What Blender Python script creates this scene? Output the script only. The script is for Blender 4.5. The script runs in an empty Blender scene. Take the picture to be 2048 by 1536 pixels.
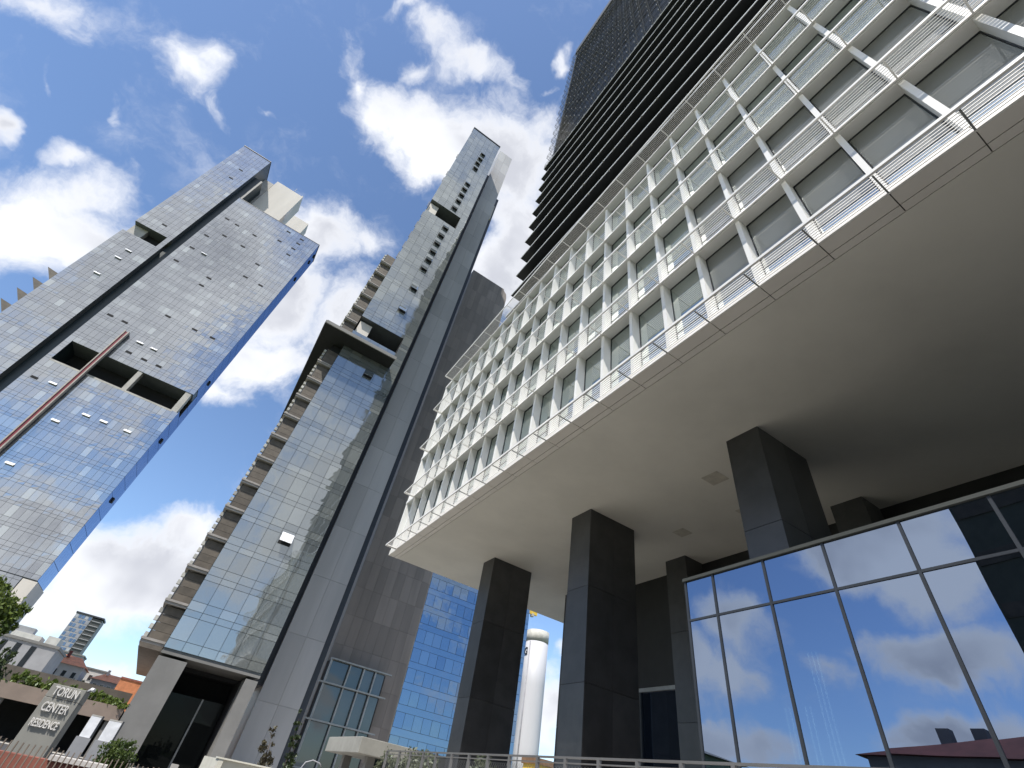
import bpy, bmesh, math, random
from mathutils import Vector, Matrix, Euler
R_ = math.radians
random.seed(7)
scene = bpy.context.scene
col = scene.collection

# ------------------------------------------------------------------ camera
F_PX = 926.71
CAM_R = ((0.82396516, -0.54615072, 0.15099938),      # rows: right, down, forward in world axes
         (0.47059885, 0.51113159, -0.71922265),
         (0.31562341, 0.66367454, 0.67817252))
cam_d = bpy.data.cameras.new('camera')
cam = bpy.data.objects.new('camera', cam_d)
col.objects.link(cam)
rx, dn, fw = [Vector(v).normalized() for v in CAM_R]
m = Matrix((rx, -dn, -fw)).transposed()
cam.rotation_euler = m.to_euler()
cam.location = (0, 0, 0)                              # eye level is z = 0, the ground lies at z = -1.6
cam_d.sensor_width = 36
cam_d.lens = F_PX / 2048 * 36
cam_d.clip_start = 0.05
cam_d.clip_end = 6000
scene.camera = cam
scene.render.resolution_x, scene.render.resolution_y = 1024, 768

# ------------------------------------------------------------------ light
SUN = Vector((-1.0, -0.85, 1.9)).normalized()         # towards the sun
sd = bpy.data.lights.new('sun', 'SUN')
sd.energy = 4.2
sd.angle = R_(0.53)
sd.color = (1.0, 0.955, 0.88)
so = bpy.data.objects.new('sun', sd)
so.rotation_euler = SUN.to_track_quat('Z', 'Y').to_euler()
so.location = (-40, -40, 90)
col.objects.link(so)

scene.view_settings.view_transform = 'Standard'
scene.view_settings.look = 'None'
scene.view_settings.exposure = 0.42
scene.view_settings.gamma = 1.0
scene.view_settings.use_curve_mapping = False
scene.render.engine = 'CYCLES'
scene.cycles.max_bounces = 8
scene.cycles.glossy_bounces = 4
scene.cycles.diffuse_bounces = 4
scene.cycles.transparent_max_bounces = 8


def sky_dir(u, v):
    a, b = (u - 1024) / F_PX, (v - 768) / F_PX
    return (rx * a + dn * b + fw).normalized()


# ------------------------------------------------------------------ node helper
class NT:
    def __init__(s, tree):
        s.t = tree
        s.t.nodes.clear()

    def n(s, kind, ins=None, **kw):
        nd = s.t.nodes.new('ShaderNode' + kind)
        for k, v in kw.items():
            setattr(nd, k, v)
        if ins:
            for k, v in ins.items():
                if isinstance(v, bpy.types.NodeSocket):
                    s.t.links.new(v, nd.inputs[k])
                else:
                    nd.inputs[k].default_value = v
        return nd

    def math(s, op, a, b=None, c=None, clamp=False):
        nd = s.n('Math', operation=op, use_clamp=clamp)
        for i, v in enumerate((a, b, c)):
            if v is None:
                continue
            if isinstance(v, bpy.types.NodeSocket):
                s.t.links.new(v, nd.inputs[i])
            else:
                nd.inputs[i].default_value = v
        return nd.outputs[0]

    def vm(s, op, a, b=None, scale=None):
        nd = s.n('VectorMath', operation=op)
        for i, v in enumerate((a, b)):
            if v is None:
                continue
            if isinstance(v, bpy.types.NodeSocket):
                s.t.links.new(v, nd.inputs[i])
            else:
                nd.inputs[i].default_value = v
        if scale is not None:
            nd.inputs['Scale'].default_value = scale
        return nd.outputs['Value'] if op in ('LENGTH', 'DOT_PRODUCT') else nd.outputs[0]

    def mix(s, fac, a, b):
        nd = s.n('Mix', data_type='RGBA', clamp_factor=True)
        for i, v in ((0, fac), (6, a), (7, b)):
            if isinstance(v, bpy.types.NodeSocket):
                s.t.links.new(v, nd.inputs[i])
            else:
                nd.inputs[i].default_value = v
        return nd.outputs[2]

    def ramp(s, fac, a, b, lo=0.0, hi=1.0, smooth=True):
        nd = s.n('MapRange', interpolation_type='SMOOTHSTEP' if smooth else 'LINEAR', clamp=True) if not smooth or True else None
        s.t.links.new(fac, nd.inputs[0]) if isinstance(fac, bpy.types.NodeSocket) else None
        nd.inputs[1].default_value = a
        nd.inputs[2].default_value = b
        nd.inputs[3].default_value = lo
        nd.inputs[4].default_value = hi
        return nd.outputs[0]


# ------------------------------------------------------------------ world: Nishita sky with drifting cumulus
world = bpy.data.worlds.new('World')
scene.world = world
world.use_nodes = True
W = NT(world.node_tree)
out = W.n('OutputWorld')
bg = W.n('Background')
bg.inputs['Strength'].default_value = 0.158
W.t.links.new(bg.outputs[0], out.inputs[0])
sky = W.n('TexSky', sky_type='NISHITA', sun_disc=False)
sky.sun_elevation = math.asin(SUN.z)
sky.sun_rotation = math.atan2(SUN.x, SUN.y)
sky.altitude = 0
sky.air_density = 0.92
sky.dust_density = 0.35
sky.ozone_density = 4.0
tc = W.n('TexCoord')
d = W.vm('NORMALIZE', tc.outputs['Generated'])
w1 = W.n('TexNoise', {'Vector': d, 'Scale': 3.2, 'Detail': 3.0, 'Roughness': 0.55})
w2 = W.n('TexNoise', {'Vector': d, 'Scale': 11.0, 'Detail': 4.0, 'Roughness': 0.6})
o1 = W.vm('SCALE', W.vm('SUBTRACT', w1.outputs['Color'], (0.5, 0.5, 0.5)), scale=0.16)
o2 = W.vm('SCALE', W.vm('SUBTRACT', w2.outputs['Color'], (0.5, 0.5, 0.5)), scale=0.07)
dw = W.vm('ADD', W.vm('ADD', d, o1), o2)
# cloud masses: direction (given as a picture point), half sizes in px, turn in degrees, weight
CLOUDS = [
    (60, 450, 240, 105, 0, 1.25), (190, 405, 130, 60, -5, 0.95), (170, 325, 75, 32, 10, 0.62), (15, 245, 38, 26, 30, 0.7),
    (70, 15, 150, 55, 25, 0.62), (155, 90, 65, 34, 55, 0.42), (118, 170, 14, 24, 20, 0.45),
    (400, 170, 88, 50, 45, 0.60), (385, 150, 40, 25, 20, 0.3), (455, 240, 66, 20, 58, 0.5), (263, 250, 14, 30, 0, 0.35), (535, 252, 28, 14, 10, 0.42),
    (640, 480, 95, 70, 10, 0.95), (720, 500, 75, 45, 30, 0.55), (520, 600, 150, 110, -35, 1.15), (520, 720, 120, 75, -25, 0.95),
    (430, 805, 85, 42, 15, 0.85), (690, 640, 70, 110, 20, 0.8),
    (728, 165, 36, 105, -5, 0.7), (790, 235, 110, 74, 25, 0.85), (900, 285, 120, 85, 10, 1.3), (850, 340, 50, 60, 20, 0.8),
    (1010, 330, 95, 120, -10, 1.15), (1030, 480, 75, 150, 0, 1.15), (1075, 300, 60, 110, 0, 0.75), (1000, 560, 60, 90, 0, 1.1),
    (845, 130, 40, 30, 0, 0.5), (885, 60, 88, 46, 55, 0.58), (965, 125, 100, 32, 30, 0.56), (820, 5, 50, 22, 0, 0.7),
    (1108, 125, 20, 24, 0, 0.62), (1090, 175, 34, 12, -20, 0.5), (1120, 190, 14, 34, 0, 0.32), (1200, 0, 30, 14, 0, 0.4),
    (270, 1140, 215, 100, 5, 1.3), (350, 1050, 110, 40, -5, 0.95), (120, 1215, 95, 50, 10, 1.0), (480, 1100, 120, 70, 0, 1.0),
    (228, 1320, 62, 30, 5, 0.95), (150, 1345, 60, 26, 0, 0.6),
    (1098, 1440, 40, 90, 0, 1.0), (1118, 1305, 22, 26, 0, 0.6), (1085, 1360, 30, 40, 0, 0.45),
]
BANKSX = [(1760, 1075, 150, 75, -10, 1.1), (1900, 1175, 115, 85, 30, 0.95), (1880, 1335, 180, 42, 10, 0.95), (1480, 1235, 75, 48, 40, 0.85), (1400, 1310, 38, 70, -20, 0.9),
          (1470, 1340, 50, 60, -40, 0.7), (1420, 1500, 75, 40, 0, 0.95), (1520, 1515, 60, 30, 0, 0.7), (1890, 1490, 110, 45, 0, 1.0), (1630, 1060, 50, 40, 0, 0.7), (1980, 1060, 90, 50, 0, 0.9), (1640, 1330, 50, 24, 20, 0.5)]
BANKS = [(60, 1040, 150, 90, -20, 0.8), (250, 860, 120, 60, -30, 0.6), (330, 560, 330, 200, -35, 1.15), (120, 720, 200, 130, 0, 0.9), (640, 1000, 260, 170, -40, 0.9), (860, 420, 90, 160, 20, 0.9)]
field = None
for (u, v, a, b, ang, wt) in CLOUDS + BANKS + BANKSX:
    mir = (u, v, a, b, ang, wt) in BANKS
    mirx = (u, v, a, b, ang, wt) in BANKSX
    c = sky_dir(u, v)
    ca, sa = math.cos(R_(ang)), math.sin(R_(ang))
    e1 = sky_dir(u + a * ca, v + a * sa) - c
    e2 = sky_dir(u - b * sa, v + b * ca) - c
    if mir:
        for q in (c, e1, e2):
            q.y = -q.y
    if mirx:
        e1, e2, wt = e1 * 1.35, e2 * 1.3, wt * 1.25
        for q in (c, e1, e2):
            q.x = -q.x
    x = e1.normalized()
    y = (e2 - x * e2.dot(x)).normalized()
    z = x.cross(y)
    rot = Matrix((x, y, z)).transposed().to_euler()
    mp = W.n('Mapping', {'Vector': dw, 'Location': tuple(c), 'Rotation': tuple(rot),
                         'Scale': (e1.length * 1.36, e2.length * 1.36, max(e1.length, e2.length) * 3)}, vector_type='TEXTURE')
    ln = W.vm('LENGTH', mp.outputs[0])
    g = W.math('MULTIPLY', W.math('SUBTRACT', 1.0, ln, clamp=True), wt)
    field = g if field is None else W.math('SMOOTH_MAX', field, g, 0.12)
# the rest of the sky carries the same kind of broken cloud
sep = W.n('SeparateXYZ', {0: dw})
hz = W.math('ADD', W.math('MAXIMUM', sep.outputs[2], 0.0), 0.22)
pl = W.n('CombineXYZ', {0: W.math('DIVIDE', sep.outputs[0], hz), 1: W.math('DIVIDE', sep.outputs[1], hz), 2: 4.7})
fb = W.n('TexNoise', {'Vector': pl.outputs[0], 'Scale': 1.35, 'Detail': 5.0, 'Roughness': 0.5})
free = W.ramp(fb.outputs[0], 0.47, 0.68, 0.0, 0.95)
out_cone = W.ramp(W.vm('DOT_PRODUCT', d, tuple(sky_dir(900, 700))), 0.52, 0.72, 1.0, 0.0)
cx_dir = sky_dir(1690, 1270)
cone2 = W.ramp(W.vm('DOT_PRODUCT', d, (-cx_dir.x, cx_dir.y, cx_dir.z)), 0.86, 0.94, 1.0, 0.0)
field = W.math('MAXIMUM', field, W.math('MULTIPLY', free, W.math('MULTIPLY', out_cone, cone2)))
det = W.n('TexNoise', {'Vector': dw, 'Scale': 7.5, 'Detail': 10.0, 'Roughness': 0.64})
dens = W.math('ADD', field, W.math('MULTIPLY', W.math('SUBTRACT', det.outputs[0], 0.5), 1.5))
mask = W.ramp(dens, 0.10, 0.72)
mask = W.math('MULTIPLY', mask, W.ramp(field, 0.02, 0.16))
sh = W.n('TexNoise', {'Vector': W.vm('ADD', d, (0.02, 0.03, -0.05)), 'Scale': 4.5, 'Detail': 4.0, 'Roughness': 0.5})
grey = W.math('MULTIPLY', W.ramp(sh.outputs[0], 0.36, 0.60), W.ramp(dens, 0.35, 1.0))
ccol = W.mix(grey, (5.0, 5.1, 5.35, 1), (3.2, 3.3, 3.65, 1))
skc = W.mix(mask, sky.outputs[0], ccol)
W.t.links.new(skc, bg.inputs['Color'])

# ------------------------------------------------------------------ materials
MATS = {}


def base_mat(name):
    mt = bpy.data.materials.new(name)
    mt.use_nodes = True
    MATS[name] = mt
    return mt, NT(mt.node_tree)


def plain(name, c, rough=0.6, metal=0.0, var=0.12, scale=1.5, bump=0.0, rnd=0.0, spec=0.5, streak=False):
    """painted / cast surface: soft noise in colour, a fine relief, per-object tone."""
    mt, N = base_mat(name)
    o = N.n('OutputMaterial')
    b = N.n('BsdfPrincipled', {'Roughness': rough, 'Metallic': metal, 'Specular IOR Level': spec})
    N.t.links.new(b.outputs[0], o.inputs[0])
    geo = N.n('NewGeometry')
    p = geo.outputs['Position']
    if streak:
        mp = N.n('Mapping', {'Vector': p, 'Scale': (1, 1, 0.12)})
        p = mp.outputs[0]
    n1 = N.n('TexNoise', {'Vector': p, 'Scale': scale, 'Detail': 6.0, 'Roughness': 0.6})
    f = N.ramp(n1.outputs[0], 0.3, 0.7, 1 - var, 1 + var)
    if rnd:
        oi = N.n('ObjectInfo')
        f = N.math('MULTIPLY', f, N.ramp(oi.outputs['Random'], 0, 1, 1 - rnd, 1 + rnd))
    cc = N.vm('SCALE', (c[0], c[1], c[2]))
    N.t.links.new(f, cc.node.inputs['Scale'])
    N.t.links.new(cc, b.inputs['Base Color'])
    if bump:
        n2 = N.n('TexNoise', {'Vector': geo.outputs['Position'], 'Scale': scale * 9, 'Detail': 4.0})
        bp = N.n('Bump', {'Height': n2.outputs[0], 'Strength': bump, 'Distance': 0.02})
        N.t.links.new(bp.outputs[0], b.inputs['Normal'])
    return mt


def glass_mat(name, stops, tint, f0=0.3, wave=0.02, wscale=0.5, rough=0.015, src='object', scatter=0.0):
    """coated curtain-wall glass: mirror layer over what stands behind it (blinds, slab edges, dark rooms)."""
    mt, N = base_mat(name)
    o = N.n('OutputMaterial')
    if src == 'object':
        r = N.n('ObjectInfo').outputs['Random']
    else:
        r = N.n('Attribute', attribute_name='rnd').outputs['Fac']
    cr = N.n('ValToRGB', {0: r})
    cr.color_ramp.interpolation = 'CONSTANT'
    el = cr.color_ramp.elements
    el[0].position, el[0].color = stops[0][0], (*stops[0][1], 1)
    el[1].position, el[1].color = stops[1][0], (*stops[1][1], 1)
    for p, c in stops[2:]:
        e = el.new(p)
        e.color = (*c, 1)
    df = N.n('BsdfDiffuse', {'Color': cr.outputs[0]})
    geo = N.n('NewGeometry')
    nz = N.n('TexNoise', {'Vector': geo.outputs['Position'], 'Scale': wscale, 'Detail': 2.0})
    bp = N.n('Bump', {'Height': nz.outputs[0], 'Strength': 1.0, 'Distance': wave})
    gl = N.n('BsdfGlossy', {'Color': (*tint, 1), 'Roughness': rough, 'Normal': bp.outputs[0]})
    lw = N.n('LayerWeight', {'Blend': 0.5})
    fr = N.math('POWER', lw.outputs['Facing'], 3.0)
    fac = N.math('ADD', f0, N.math('MULTIPLY', fr, 1 - f0), clamp=True)
    mx = N.n('MixShader', {0: fac, 1: df.outputs[0], 2: gl.outputs[0]})
    N.t.links.new(mx.outputs[0], o.inputs[0])
    return mt


def led_mat():
    mt, N = base_mat('led_tube')
    o = N.n('OutputMaterial')
    e = N.n('Emission', {'Color': (0.8, 0.9, 1.0, 1), 'Strength': 5.0})
    N.t.links.new(e.outputs[0], o.inputs[0])
    return mt


M = {}
M['white'] = plain('white_paint', (0.80, 0.785, 0.755), 0.45, var=0.05, scale=0.6, streak=True)
M['soffit'] = plain('soffit_plaster', (0.68, 0.66, 0.60), 0.75, var=0.07, scale=0.22, bump=0.05)
M['soffit_hatch'] = plain('soffit_hatch', (0.52, 0.49, 0.42), 0.8, var=0.15, scale=2.0)
M['soffit_edge'] = plain('soffit_board', (0.72, 0.69, 0.64), 0.6, var=0.03, scale=0.6)
M['joint'] = plain('joint_shadow', (0.09, 0.085, 0.08), 0.9)
M['dark_stone'] = plain('dark_granite', (0.055, 0.055, 0.057), 0.36, var=0.16, scale=1.2, rnd=0.16, bump=0.04)
M['dark_core'] = plain('dark_core', (0.03, 0.03, 0.032), 0.8)
M['bulkhead'] = plain('bulkhead_black', (0.02, 0.02, 0.021), 0.6)
M['frame_dark'] = plain('dark_aluminium', (0.03, 0.034, 0.04), 0.45)
M['glazing_joint'] = plain('glazing_joint', (0.10, 0.11, 0.115), 0.5)
M['rail_olive'] = plain('olive_rail', (0.05, 0.053, 0.045), 0.6)
M['shelf_dark'] = plain('shelf_charcoal', (0.07, 0.068, 0.064), 0.6)
M['frame_grey'] = plain('grey_aluminium', (0.32, 0.33, 0.33), 0.45, metal=0.3)
M['conc_grey'] = plain('grey_cladding', (0.41, 0.40, 0.395), 0.45, var=0.1, scale=0.25, rnd=0.10, bump=0.02, streak=True)
M['conc_base'] = plain('base_cladding', (0.185, 0.18, 0.172), 0.7, var=0.09, scale=0.5, bump=0.03)
M['brown'] = plain('brown_cladding', (0.215, 0.185, 0.165), 0.6, var=0.14, scale=0.4, rnd=0.13, streak=True)
M['cream'] = plain('cream_render', (0.60, 0.56, 0.51), 0.8, var=0.06, scale=0.3, streak=True)
M['conc_light'] = plain('light_concrete', (0.42, 0.40, 0.37), 0.8, var=0.12, scale=0.6, bump=0.04)
M['gate_conc'] = plain('gatehouse_concrete', (0.27, 0.265, 0.24), 0.8, var=0.12, scale=0.9, bump=0.04)
M['ledge'] = plain('ledge_concrete', (0.31, 0.285, 0.265), 0.75, var=0.1, scale=0.8)
M['board'] = plain('brown_board', (0.105, 0.088, 0.07), 0.65, var=0.2, scale=1.2, rnd=0.15)
M['rail_block'] = plain('rail_block', (0.42, 0.41, 0.375), 0.6, rnd=0.2)
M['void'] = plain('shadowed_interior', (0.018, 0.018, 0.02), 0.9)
M['teal_gap'] = plain('recess_panel', (0.018, 0.03, 0.034), 0.35)
M['dark_strip'] = plain('dark_strip', (0.03, 0.036, 0.048), 0.5)
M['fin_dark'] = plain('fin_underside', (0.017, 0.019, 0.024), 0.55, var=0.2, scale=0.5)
M['nosing'] = plain('fin_nosing', (0.62, 0.62, 0.62), 0.4)
M['tower_dark'] = plain('tower_frame', (0.062, 0.062, 0.058), 0.5)
M['bracket'] = plain('bracket_metal', (0.26, 0.255, 0.245), 0.5)
M['ground'] = plain('paving_stone', (0.42, 0.395, 0.355), 0.85, var=0.1, scale=0.4, bump=0.05)
M['grass'] = plain('lawn', (0.10, 0.13, 0.045), 0.9, var=0.3, scale=2.0, bump=0.3)
M['garden'] = plain('planted_soil', (0.26, 0.25, 0.20), 0.9, var=0.3, scale=2.0, bump=0.3)
M['asphalt'] = plain('asphalt', (0.055, 0.055, 0.057), 0.9, var=0.2, scale=1.0)
M['roof_tile'] = plain('clay_tile', (0.66, 0.25, 0.12), 0.8, var=0.2, scale=1.5, rnd=0.12)
M['red_roof'] = plain('dark_red_roof', (0.16, 0.05, 0.045), 0.8, var=0.2, scale=1.0)
M['wall_grey'] = plain('house_grey', (0.30, 0.30, 0.31), 0.8, var=0.1, scale=0.5)
M['wall_pale'] = plain('house_pale', (0.55, 0.52, 0.49), 0.8, var=0.1, scale=0.5)
M['wall_green'] = plain('house_green', (0.35, 0.42, 0.30), 0.8, var=0.1, scale=0.5)
M['olive'] = plain('olive_render', (0.10, 0.105, 0.085), 0.8, var=0.1)
M['orange'] = plain('orange_brick', (0.52, 0.20, 0.09), 0.8, var=0.15, scale=2.0)
M['glass_small'] = plain('dark_window', (0.03, 0.035, 0.04), 0.12)
M['sign'] = plain('sign_stone', (0.27, 0.265, 0.24), 0.6, var=0.08, scale=1.5)
M['letter'] = plain('letter_metal', (0.78, 0.74, 0.70), 0.3, metal=0.2)
M['letter_dark'] = plain('letter_black', (0.03, 0.03, 0.03), 0.5)
M['slat'] = plain('fence_slat', (0.24, 0.19, 0.15), 0.55, metal=0.2, var=0.2, scale=3)
M['rust'] = plain('red_brown_wall', (0.24, 0.085, 0.06), 0.8, var=0.2, scale=3)
M['fence_metal'] = plain('fence_metal', (0.22, 0.21, 0.20), 0.5, metal=0.5, var=0.1)
M['wire'] = plain('fence_wire', (0.25, 0.24, 0.23), 0.5, metal=0.5)
M['wood_brown'] = plain('brown_roof', (0.20, 0.12, 0.07), 0.8, var=0.2, scale=2)
M['band'] = plain('brown_band', (0.24, 0.185, 0.15), 0.75, var=0.1, scale=0.8)
M['low_wall'] = plain('low_wall_cream', (0.62, 0.60, 0.52), 0.8, var=0.06)
M['silo'] = plain('silo_paint', (0.56, 0.56, 0.585), 0.5, var=0.05, scale=0.3, streak=True)
M['silo_top'] = plain('silo_stained', (0.52, 0.51, 0.47), 0.7, var=0.15)
M['pipe'] = plain('drain_pipe', (0.33, 0.33, 0.36), 0.5)
M['yellow'] = plain('yellow_paint', (0.75, 0.50, 0.06), 0.5)
M['red_bar'] = plain('red_channel', (0.20, 0.02, 0.03), 0.5)
M['beige'] = plain('beige_flange', (0.40, 0.36, 0.32), 0.6)
M['car_white'] = plain('car_paint_white', (0.75, 0.75, 0.76), 0.25)
M['tyre'] = plain('tyre_rubber', (0.02, 0.02, 0.02), 0.8)
M['bark'] = plain('bark', (0.11, 0.08, 0.055), 0.9, var=0.3, scale=6)
M['led'] = led_mat()
M['tube'] = plain('white_tube', (0.8, 0.8, 0.82), 0.3)
M['green_cloth'] = plain('green_hedge_wall', (0.10, 0.14, 0.03), 0.9, var=0.3, scale=2.5)


def _unused():
    pass


def leaf_mat(name, a, b):
    mt, N = base_mat(name)
    o = N.n('OutputMaterial')
    r = N.n('Attribute', attribute_name='rnd').outputs['Fac']
    c = N.mix(r, (*a, 1), (*b, 1))
    df = N.n('BsdfDiffuse', {'Color': c})
    tr = N.n('BsdfTranslucent', {'Color': c})
    gl = N.n('BsdfGlossy', {'Color': (0.6, 0.65, 0.6, 1), 'Roughness': 0.45})
    m1 = N.n('MixShader', {0: 0.3, 1: df.outputs[0], 2: tr.outputs[0]})
    m2 = N.n('MixShader', {0: 0.06, 1: m1.outputs[0], 2: gl.outputs[0]})
    N.t.links.new(m2.outputs[0], o.inputs[0])
    return mt


M['leaf'] = leaf_mat('leaf_green', (0.035, 0.065, 0.016), (0.11, 0.15, 0.03))
M['leaf_bright'] = leaf_mat('leaf_bright', (0.05, 0.085, 0.015), (0.17, 0.22, 0.04))
M['leaf_dark'] = leaf_mat('leaf_dark', (0.02, 0.035, 0.015), (0.06, 0.085, 0.028))
M['leaf_grey'] = leaf_mat('leaf_grey_green', (0.055, 0.07, 0.04), (0.19, 0.21, 0.13))
M['leaf_brown'] = leaf_mat('leaf_dry', (0.05, 0.04, 0.025), (0.14, 0.12, 0.07))

T2_STOPS = [(0.0, (0.13, 0.145, 0.15)), (0.22, (0.165, 0.18, 0.18)), (0.5, (0.19, 0.205, 0.20)), (0.72, (0.145, 0.16, 0.165)), (0.88, (0.23, 0.245, 0.24))]
T1_STOPS = [(0.0, (0.10, 0.105, 0.115)), (0.30, (0.135, 0.14, 0.15)), (0.55, (0.17, 0.18, 0.185)), (0.76, (0.235, 0.25, 0.255)), (0.90, (0.32, 0.345, 0.345)), (0.97, (0.08, 0.09, 0.10))]
M['glass_mid'] = glass_mat('glass_middle_tower', T2_STOPS, (0.60, 0.64, 0.665), 0.34, 0.02, 0.3)
M['glass_mid_f'] = glass_mat('glass_middle_tower_fine', T2_STOPS, (0.60, 0.64, 0.665), 0.34, 0.02, 0.3, src='face')
M['glass_left'] = glass_mat('glass_left_tower', T1_STOPS, (0.80, 0.83, 0.86), 0.46, 0.02, 0.25)
M['glass_left_f'] = glass_mat('glass_left_tower_fine', T1_STOPS, (0.80, 0.83, 0.86), 0.46, 0.02, 0.25, src='face')
M['glass_side'] = glass_mat('glass_blue_side', [(0.0, (0.05, 0.08, 0.16)), (0.5, (0.07, 0.11, 0.20)), (0.8, (0.14, 0.18, 0.28))], (0.46, 0.55, 0.75), 0.3, 0.03, 0.3, src='face')
M['glass_blue'] = glass_mat('glass_blue_block', [(0.0, (0.03, 0.08, 0.16)), (0.5, (0.045, 0.105, 0.20)), (0.8, (0.08, 0.15, 0.26))], (0.30, 0.43, 0.62), 0.48, 0.018, 0.3)
M['glass_white_block'] = glass_mat('glass_bay_window', [(0.0, (0.15, 0.19, 0.18)), (0.5, (0.20, 0.235, 0.225)), (0.8, (0.11, 0.14, 0.135))], (0.86, 0.93, 0.91), 0.42, 0.004, 0.4)
M['glass_near_bay'] = glass_mat('glass_near_bay', [(0.0, (0.27, 0.27, 0.255)), (0.5, (0.30, 0.30, 0.285))], (0.8, 0.85, 0.84), 0.10, 0.004, 0.4)
M['glass_lower'] = glass_mat('glass_bay_lower', [(0.0, (0.22, 0.27, 0.30)), (0.5, (0.30, 0.35, 0.38))], (0.86, 0.93, 0.95), 0.42, 0.004, 0.4)
M['glass_tower'] = glass_mat('glass_dark_tower', [(0.0, (0.03, 0.03, 0.028)), (0.6, (0.05, 0.048, 0.043)), (0.9, (0.085, 0.08, 0.07))], (0.22, 0.215, 0.20), 0.04, 0.01, 0.4, src='face')
M['glass_house'] = glass_mat('glass_bay_house', [(0.0, (0.03, 0.045, 0.045)), (0.5, (0.06, 0.075, 0.08))], (0.45, 0.50, 0.53), 0.15, 0.005, 0.3)


def lobby_glass():
    mt, N = base_mat('glass_lobby')
    o = N.n('OutputMaterial')
    tr = N.n('BsdfTransparent', {'Color': (0.35, 0.42, 0.40, 1)})
    geo = N.n('NewGeometry')
    nz = N.n('TexNoise', {'Vector': geo.outputs['Position'], 'Scale': 0.35, 'Detail': 1.0})
    bp = N.n('Bump', {'Height': nz.outputs[0], 'Strength': 1.0, 'Distance': 0.012})
    gl = N.n('BsdfGlossy', {'Color': (0.30, 0.365, 0.485, 1), 'Roughness': 0.0, 'Normal': bp.outputs[0]})
    mx = N.n('MixShader', {0: 0.82, 1: tr.outputs[0], 2: gl.outputs[0]})
    N.t.links.new(mx.outputs[0], o.inputs[0])
    return mt


M['glass_lobby'] = lobby_glass()
M['glass_dim'] = glass_mat('glass_entrance', [(0.0, (0.012, 0.014, 0.014)), (0.5, (0.018, 0.02, 0.02))], (0.2, 0.22, 0.22), 0.03, 0.003, 0.3)

# ------------------------------------------------------------------ geometry helpers
WPOS = {}
BOXES = {}


def wpos(o):
    return WPOS.get(o.name, Vector((0, 0, 0)))


def link(name, data, loc, parent=None, rot=None, label=None, kind=None):
    o = bpy.data.objects.new(name, data)
    col.objects.link(o)
    loc = Vector(loc)
    if parent is not None:
        o.parent = parent
        o.location = loc - wpos(parent)
    else:
        o.location = loc
    if rot is not None:
        o.rotation_euler = rot
    WPOS[o.name] = loc
    if label:
        o['label'] = label
    if kind:
        o['kind'] = kind
    return o


def thing(name, loc, label, cat, group=None, rot=None):
    o = link(name, None, loc, rot=rot)
    o.empty_display_size = 0.5
    o['label'] = label
    o['category'] = cat
    if group:
        o['group'] = group
    return o


def tag(o, label, cat, group=None):
    o['label'] = label
    o['category'] = cat
    if group:
        o['group'] = group
    return o


def box_mesh(sx, sy, sz, mt, bev=0.0):
    key = (round(sx, 4), round(sy, 4), round(sz, 4), mt.name, bev)
    if key in BOXES:
        return BOXES[key]
    me = bpy.data.meshes.new('box')
    bm = bmesh.new()
    bmesh.ops.create_cube(bm, size=1.0)
    bmesh.ops.scale(bm, vec=(sx, sy, sz), verts=bm.verts)
    if bev:
        bmesh.ops.bevel(bm, geom=bm.edges[:], offset=bev, segments=1, affect='EDGES')
    bm.to_mesh(me)
    bm.free()
    me.materials.append(mt)
    BOXES[key] = me
    return me


def box(name, parent, x0, x1, y0, y1, z0, z1, mt, label=None, kind=None, bev=0.0):
    mt = M[mt] if isinstance(mt, str) else mt
    me = box_mesh(abs(x1 - x0), abs(y1 - y0), abs(z1 - z0), mt, bev)
    return link(name, me, ((x0 + x1) / 2, (y0 + y1) / 2, (z0 + z1) / 2), parent, label=label, kind=kind)


class Batch:
    """many small boxes joined in one mesh, each carrying a random value."""

    def __init__(s):
        s.v, s.f, s.r = [], [], []

    def box(s, x0, x1, y0, y1, z0, z1, r=None):
        r = random.random() if r is None else r
        b = len(s.v)
        s.v += [(x0, y0, z0), (x1, y0, z0), (x1, y1, z0), (x0, y1, z0), (x0, y0, z1), (x1, y0, z1), (x1, y1, z1), (x0, y1, z1)]
        s.f += [tuple(b + i for i in q) for q in ((0, 3, 2, 1), (4, 5, 6, 7), (0, 1, 5, 4), (1, 2, 6, 5), (2, 3, 7, 6), (3, 0, 4, 7))]
        s.r += [r] * 6

    def poly(s, pts, r=None):
        r = random.random() if r is None else r
        b = len(s.v)
        s.v += [tuple(p) for p in pts]
        s.f.append(tuple(range(b, b + len(pts))))
        s.r.append(r)

    def build(s, name, parent, mt, kind=None, label=None, origin=None):
        o = Vector(origin) if origin is not None else (wpos(parent) if parent is not None else Vector((0, 0, 0)))
        me = bpy.data.meshes.new(name)
        me.from_pydata([(a - o.x, b - o.y, c - o.z) for a, b, c in s.v], [], s.f)
        at = me.attributes.new('rnd', 'FLOAT', 'FACE')
        at.data.foreach_set('value', s.r)
        me.materials.append(M[mt] if isinstance(mt, str) else mt)
        me.update()
        return link(name, me, o, parent, label=label, kind=kind)


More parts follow.
